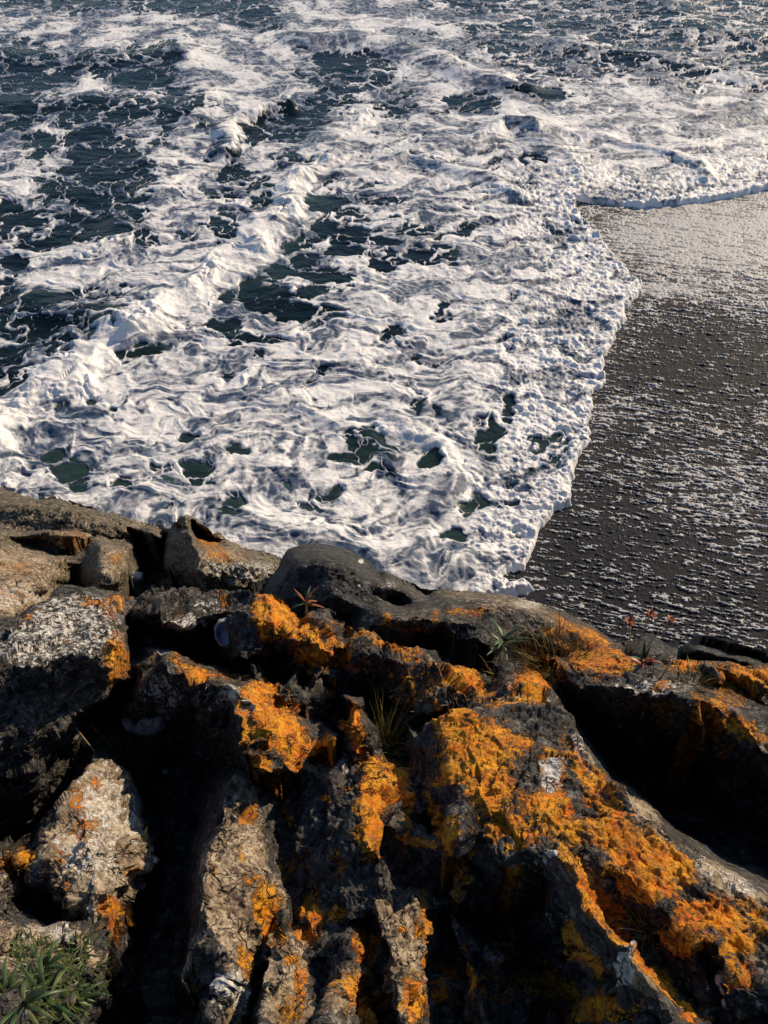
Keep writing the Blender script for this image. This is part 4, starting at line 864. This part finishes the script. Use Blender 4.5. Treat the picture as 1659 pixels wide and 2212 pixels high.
# --- body of the cliff under everything
cx, cy = np.meshgrid(np.linspace(-14, 14, 260), np.linspace(-9, 9, 220))
cz = np.minimum(6.23 - .583 * cy - 1.0, 9)
cz = np.where(cy < 0, 5.2 - .1 * cy, cz)
lim_l = 5.3 - .62 * cy - 1.0; k_ = sstep(-.5, .8, cx); lim_r = 7.2 - 1.75 * cy
cz = np.minimum(cz, lim_l * (1 - k_) + np.minimum(lim_l, lim_r) * k_)
cp = np.stack([cx, cy, cz], -1); cz = cz + .12 * fbm3(cp, 1.2, 4, 900)
cz = np.maximum(cz, -.8)
tag(mesh_from('cliff', np.stack([cx, cy, cz], -1), quads(cz > -.79), {}, M_SHORE), kind='structure')

# ------------------------------------------------------------------ surface lookup
def near_at(px, py, up=0.0):
    j = int(round((py - 1240) / (1.45 / Q))); i = int(round((px + 240) / (1.45 / Q)))
    p = NP[min(max(j, 0), NP.shape[0] - 1), min(max(i, 0), NP.shape[1] - 1)]
    return Vector(p) + Vector((0, 0, up))
def mid_at(px, py):
    j = int(round((py - 1150) / (1.35 / Q))); i = int(round((px - 545) / (1.35 / Q))); return Vector(MP[j, i])
def shore_at(px, py):
    j = int(round((py - 1020) / (1.35 / Q))); i = int(round((px + 240) / (1.35 / Q))); return Vector(AP[j, i])

# ------------------------------------------------------------------ plants
def strip(vs, fs, p0, d, up, length, width, bend, seg=6, fold=.25, tip=.02, keel=True):
    """a tapered, bending leaf blade"""
    d = Vector(d).normalized(); up = Vector(up).normalized(); side = d.cross(up).normalized()
    p = Vector(p0); b0 = len(vs)
    for i in range(seg + 1):
        t = i / seg; wd = width * (math.sin(math.pi * min(1, .15 + .85 * t) ** .8) if keel else (1 - t)) + width * tip
        n = side.cross(d).normalized()
        vs += [tuple(p - side * wd * .5 + n * wd * fold), tuple(p), tuple(p + side * wd * .5 + n * wd * fold)]
        d = (d + Vector((0, 0, -1)) * bend / seg).normalized(); p = p + d * (length / seg)
    for i in range(seg):
        a = b0 + i * 3; fs += [(a, a + 1, a + 4, a + 3), (a + 1, a + 2, a + 5, a + 4)]
def simple(name, vs, fs, mat, parent=None, solid=None):
    me = bpy.data.meshes.new(name); me.from_pydata(vs, [], fs); me.materials.append(mat)
    for p in me.polygons: p.use_smooth = True
    o = bpy.data.objects.new(name, me); C.objects.link(o)
    if parent: o.parent = parent
    if solid:
        m = o.modifiers.new('thickness', 'SOLIDIFY'); m.thickness = solid
    return o
def tube(vs, fs, pts, r0, r1, n=6):
    b0 = len(vs)
    for i, p in enumerate(pts):
        p = Vector(p); q = Vector(pts[min(i + 1, len(pts) - 1)]) - Vector(pts[max(i - 1, 0)])
        a = q.orthogonal().normalized(); b = q.cross(a).normalized(); r = r0 + (r1 - r0) * i / (len(pts) - 1)
        for k in range(n):
            t = 2 * math.pi * k / n; vs.append(tuple(p + a * r * math.cos(t) + b * r * math.sin(t)))
    for i in range(len(pts) - 1):
        for k in range(n):
            fs.append((b0 + i * n + k, b0 + i * n + (k + 1) % n, b0 + (i + 1) * n + (k + 1) % n, b0 + (i + 1) * n + k))
def empty(name, loc):
    o = bpy.data.objects.new(name, None); C.objects.link(o); o.location = loc; o.empty_display_size = .05; return o

def grass_tuft(base, r, n, hgt, mats, label, spread=.7, wd=.003, lean=(0, 0, 0)):
    root = empty('grass_tuft', base); tag(root, label, 'grass', 'grass tufts on the rocks')
    for mat, share, nm in mats:
        vs, fs = [], []
        for i in range(int(n * share)):
            a = random.random() * 2 * math.pi; q = r * math.sqrt(random.random()); p = Vector((q * math.cos(a), q * math.sin(a), -.01))
            d = Vector((math.cos(a) * spread * random.random() + random.uniform(-.3, .3) + lean[0], math.sin(a) * spread * random.random() + random.uniform(-.3, .3) + lean[1], 1))
            strip(vs, fs, p, d, (random.uniform(-1, 1), random.uniform(-1, 1), .2), hgt * random.uniform(.5, 1.1), wd * random.uniform(.7, 1.3), random.uniform(.3, 1.3), 5, .2, .05, False)
        simple(nm, vs, fs, mat, root)
    return root
G, D = M_GRASS, M_DRY
grass_tuft(near_at(265, 1645), .10, 420, .13, [(G, .75, 'green_blades'), (D, .25, 'dry_blades')], 'shaggy green grass tuft on the top of the pale left slab', .9)
grass_tuft(near_at(822, 1615), .06, 240, .19, [(G, .7, 'green_blades'), (D, .3, 'dry_blades')], 'tall green grass tuft beside the pointed orange fin', .5)
grass_tuft(near_at(1195, 1432), .13, 340, .17, [(D, .75, 'dry_blades'), (G, .25, 'green_blades')], 'wiry yellow brown grass tuft near the beach side rim', .9)
grass_tuft(near_at(1493, 1478), .05, 110, .08, [(G, .75, 'green_blades'), (D, .25, 'dry_blades')], 'small bright green tuft among rusty rocks at the right', 1.2, .004)
grass_tuft(near_at(1085, 1462), .06, 60, .13, [(D, .8, 'dry_blades'), (G, .2, 'green_blades')], 'sparse thin straw coloured tuft left of the wiry tuft', .6)
grass_tuft(near_at(299, 1818), .02, 36, .035, [(G, .6, 'green_blades'), (D, .4, 'dry_blades')], 'tiny tuft on the right edge of the pale left slab', 1.0, .003)
grass_tuft(near_at(1400, 2010), .05, 120, .06, [(G, .8, 'green_blades'), (D, .2, 'dry_blades')], 'dark green tuft in a crack of the orange slope at lower right', 1.1, .004)
grass_tuft(near_at(534, 2150), .02, 60, .04, [(G, .6, 'green_blades'), (D, .4, 'dry_blades')], 'small green tuft at the foot of the brown rib', 1.0, .003)

def leafy_plant(base, leaves, label, mat=M_LEAF, hgt=.0, name='leafy_plant', group='leafy plants on the rocks'):
    """leaves: (azimuth, elevation, length, width, bend, material)"""
    root = empty(name, base); tag(root, label, 'plant', group)
    vs, fs = [], []; tube(vs, fs, [(0, 0, -.03), (.002, .002, hgt * .5), (.004, 0, hgt + .012)], .004, .003); simple('stem', vs, fs, M_STEM, root)
    for az, el, ln, wd, bd, m in leaves:
        vs, fs = [], []; a = math.radians(az); e = math.radians(el)
        z0 = hgt * random.uniform(.3, 1) if hgt else 0
        strip(vs, fs, (.004 * math.cos(a), .004 * math.sin(a), z0), (math.cos(a) * math.cos(e), math.sin(a) * math.cos(e), math.sin(e)), (0, 0, 1) if el < 80 else (1, 0, 0), ln, wd, bd, 9, .22)
        simple('leaf', vs, fs, m, root, .0012)
    return root
def rosette(n, ln, wd, el=(25, 70), mats=(M_LEAF,), bend=(.4, 1.1)):
    return [(random.uniform(0, 360), random.uniform(*el), ln * random.uniform(.4, 1.15), wd * random.uniform(.8, 1.2), random.uniform(*bend), random.choice(mats)) for k in range(n)]
LR = (M_LEAF, M_LEAF, M_RED)
leafy_plant(near_at(650, 1322, .0) + Vector((.02, .05, -.02)), rosette(11, .085, .011, (15, 65), LR), 'green and red leaved plant behind the rim of the upper orange slab', hgt=.05)
leafy_plant(mid_at(1082, 1400), rosette(13, .17, .017, (20, 80)), 'upright green leaved plant beside the black wedge block', hgt=.08)
leafy_plant(near_at(1385, 1440), rosette(10, .11, .012, (25, 80), (M_LEAF, M_RED)), 'low plant with green and crimson leaves at the rim by the wet rocks', hgt=.05)
leafy_plant(near_at(475, 1290), rosette(7, .045, .007, (20, 70), (M_RED, M_LEAF)), 'little reddish sprout on the rim right above the limpet ledge', hgt=.02)
# corner plants
corner = [((20, 2110), 14, .125, 0.0105, 'long leaved plant nearest the bottom left corner edge'), ((95, 2090), 14, .10, 0.0090, 'long leaved plant in the middle of the corner patch'), ((60, 2175), 15, .13, 0.0105, 'arching long leaved plant at the bottom of the corner patch'),
          ((150, 2160), 13, .09, 0.0083, 'narrow leaved plant on the right side of the corner patch'), ((5, 2190), 13, .12, 0.0105, 'broad leaved plant cut off by the bottom left corner')]
for (a, b), n, ln, wd, lb in corner:
    leafy_plant(near_at(a, b, -.02), rosette(n, ln * .82, wd * .85, (5, 75), (M_LEAF, M_LEAF, M_GRASS), (.6, 2.2)), lb, hgt=.02)
# low ground cover in the corner
vs, fs = [], []
for i in range(1700):
    a, b = random.uniform(30, 225), random.uniform(2005, 2230)
    if a > 225 - max(0, (b - 2120)) * .9 or b < 2020 + .00 * a: continue
    p = near_at(a, b); az = random.random() * 6.28
    d = (math.cos(az) * .8, math.sin(az) * .8, random.uniform(.3, 1.1))
    strip(vs, fs, p, d, (0, 0, 1), random.uniform(.012, .030), random.uniform(.003, .006), .8, 3, .2)
tag(simple('ground_cover', vs, fs, M_GRASS), 'mossy green ground cover of tiny leaves on the bottom left ledge', 'ground cover', kind='stuff')

def stalk(name, pts, r, label, cat, head=None, mat=M_STEM):
    base = Vector(pts[0]); root = empty(name, base); tag(root, label, cat, 'dry flower stalks')
    vs, fs = [], []; tube(vs, fs, [Vector(p) - base for p in pts], r * 1.6, r, 6); simple('stem', vs, fs, mat, root)
    if head:
        vs, fs = [], []; c = Vector(pts[-1]) - base
        for i in range(26):
            a = random.random() * 6.28; z = random.uniform(-.2, 1)
            strip(vs, fs, c, (math.cos(a), math.sin(a), z), (0, 0, 1) if abs(z) < .9 else (1, 0, 0), head * random.uniform(.7, 1.2), head * .45, .3, 3, .2)
        simple('flower_head', vs, fs, M_RED if head > .02 else M_STEM, root)
b = near_at(205, 1625); stalk('dry_stalk', [b, b + Vector((-.05, .04, .07)), b + Vector((-.09, .07, .15)), b + Vector((-.10, .075, .19))], .0022, 'long bare curved stalk left of the grass on the pale slab', 'stalk', .008)
for (px, py, dz, dx, hd, lb) in [(1375, 1400, .24, .02, .026, 'tall red flower head standing against the foam flecked sand'), (1395, 1402, .20, .07, .022, 'second red flower head leaning right beside the tall one'), (1362, 1398, .19, -.03, .028, 'shorter red flower head left of the tall one'),
                           (1428, 1440, .10, .02, .012, 'pale button seed head on a thin stalk at the rim'), (1412, 1440, .09, -.02, .010, 'smaller pale seed head left of the button seed head')]:
    b = near_at(px, py + 22); stalk('flower_stalk', [b, b + Vector((dx * .4, 0, dz * .5)), b + Vector((dx, .01, dz))], .002, lb, 'flower stalk', hd)
for k, (px, py, ln, az, lb) in enumerate([(325, 1612, .055, -20, 'single pale green leaf lying flat in the gully above the other'), (352, 1645, .050, 60, 'single pale green leaf pointing down in the gully')]):
    vs, fs = [], []; a = math.radians(az)
    strip(vs, fs, (0, 0, 0), (math.cos(a), math.sin(a), .35), (0, 0, 1), ln * 1.6, .018, .3, 8, .15)
    o = simple('fallen_leaf', vs, fs, M_LEAF, None, .001); o.location = near_at(px, py, .05); tag(o, lb, 'leaf', 'loose leaves in the gully')

# ------------------------------------------------------------------ shells and loose stones
def limpet(loc, nrm, r, label):
    root = empty('limpet_shell', loc); root.rotation_euler = Vector(nrm).to_track_quat('Z', 'Y').to_euler(); tag(root, label, 'shell')
    def dome(r0, r1, z0, z1, n=28, k=7):
        vs, fs = [], []
        for j in range(k + 1):
            t = j / k; rr = r0 + (r1 - r0) * t; z = z0 + (z1 - z0) * (1 - (1 - t) ** 1.7)
            for i in range(n):
                a = 2 * math.pi * i / n; w_ = 1 + .05 * math.cos(a * 9) * (1 - t) + .03 * math.sin(a * 3)
                vs.append((rr * .72 * w_ * math.cos(a), rr * w_ * math.sin(a), z))
        for j in range(k):
            for i in range(n): fs.append((j * n + i, j * n + (i + 1) % n, (j + 1) * n + (i + 1) % n, (j + 1) * n + i))
        fs.append(tuple(k * n + i for i in range(n))); return vs, fs
    _v, _f = dome(r, r * .78, 0, r * .28); simple('rim', _v, _f[:-1], M_SHELL, root)
    simple('hollow', *dome(r * .78, r * .12, r * .28, r * .02), M_NACRE, root)
_p = near_at(485, 1368); limpet(_p + Vector((0, -.02, .03)), (.05, -.75, .8), .062, 'oval grey limpet shell with blue inside fixed in the dark hollow')

def stone(name, loc, size, mat, label, seed, cat='stone', group=None):
    n, m = 34, 22; u, v = np.meshgrid(np.linspace(0, 2 * math.pi, n), np.linspace(0.001, math.pi - .001, m))
    p = np.stack([np.cos(u) * np.sin(v), np.sin(u) * np.sin(v), np.cos(v)], -1)
    q = np.sign(p) * np.abs(p) ** .7
    q = q * (1 + .35 * fbm3(p + seed * 3.3, 1.3, 3, seed))[..., None] * np.array(size)
    q[:, -1] = q[:, 0]; q = q[::-1]
    o = mesh_from(name, q, None, {}, mat); o.location = loc; tag(o, label, cat, group); return o
stone('loose_stone', near_at(318, 1575, .05), (.085, .05, .04), M_QUARTZ, 'white topped loose stone resting in the gully above the grass', 3, group='pale loose stones')
stone('loose_stone', near_at(357, 1675, .03), (.012, .012, .01), M_QUARTZ, 'tiny white pebble in the dark gully below the loose leaves', 4, group='pale loose stones')
stone('loose_stone', near_at(1535, 2120, .03), (.016, .012, .011), M_QUARTZ, 'white stone chip at the bottom right, highest of three', 5, group='pale loose stones')
stone('loose_stone', near_at(1545, 2148, .03), (.018, .013, .011), M_QUARTZ, 'white stone chip at the bottom right, middle of three', 6, group='pale loose stones')
stone('loose_stone', near_at(1562, 2172, .025), (.015, .010, .009), M_QUARTZ, 'pinkish white stone chip at the bottom right, lowest of three', 7, group='pale loose stones')
stone('shell_fragment', shore_at(287, 1252) + Vector((0, 0, .04)), (.09, .05, .03), M_QUARTZ, 'white shell fragment in the shadow beside the knuckle boulder', 8, 'shell')
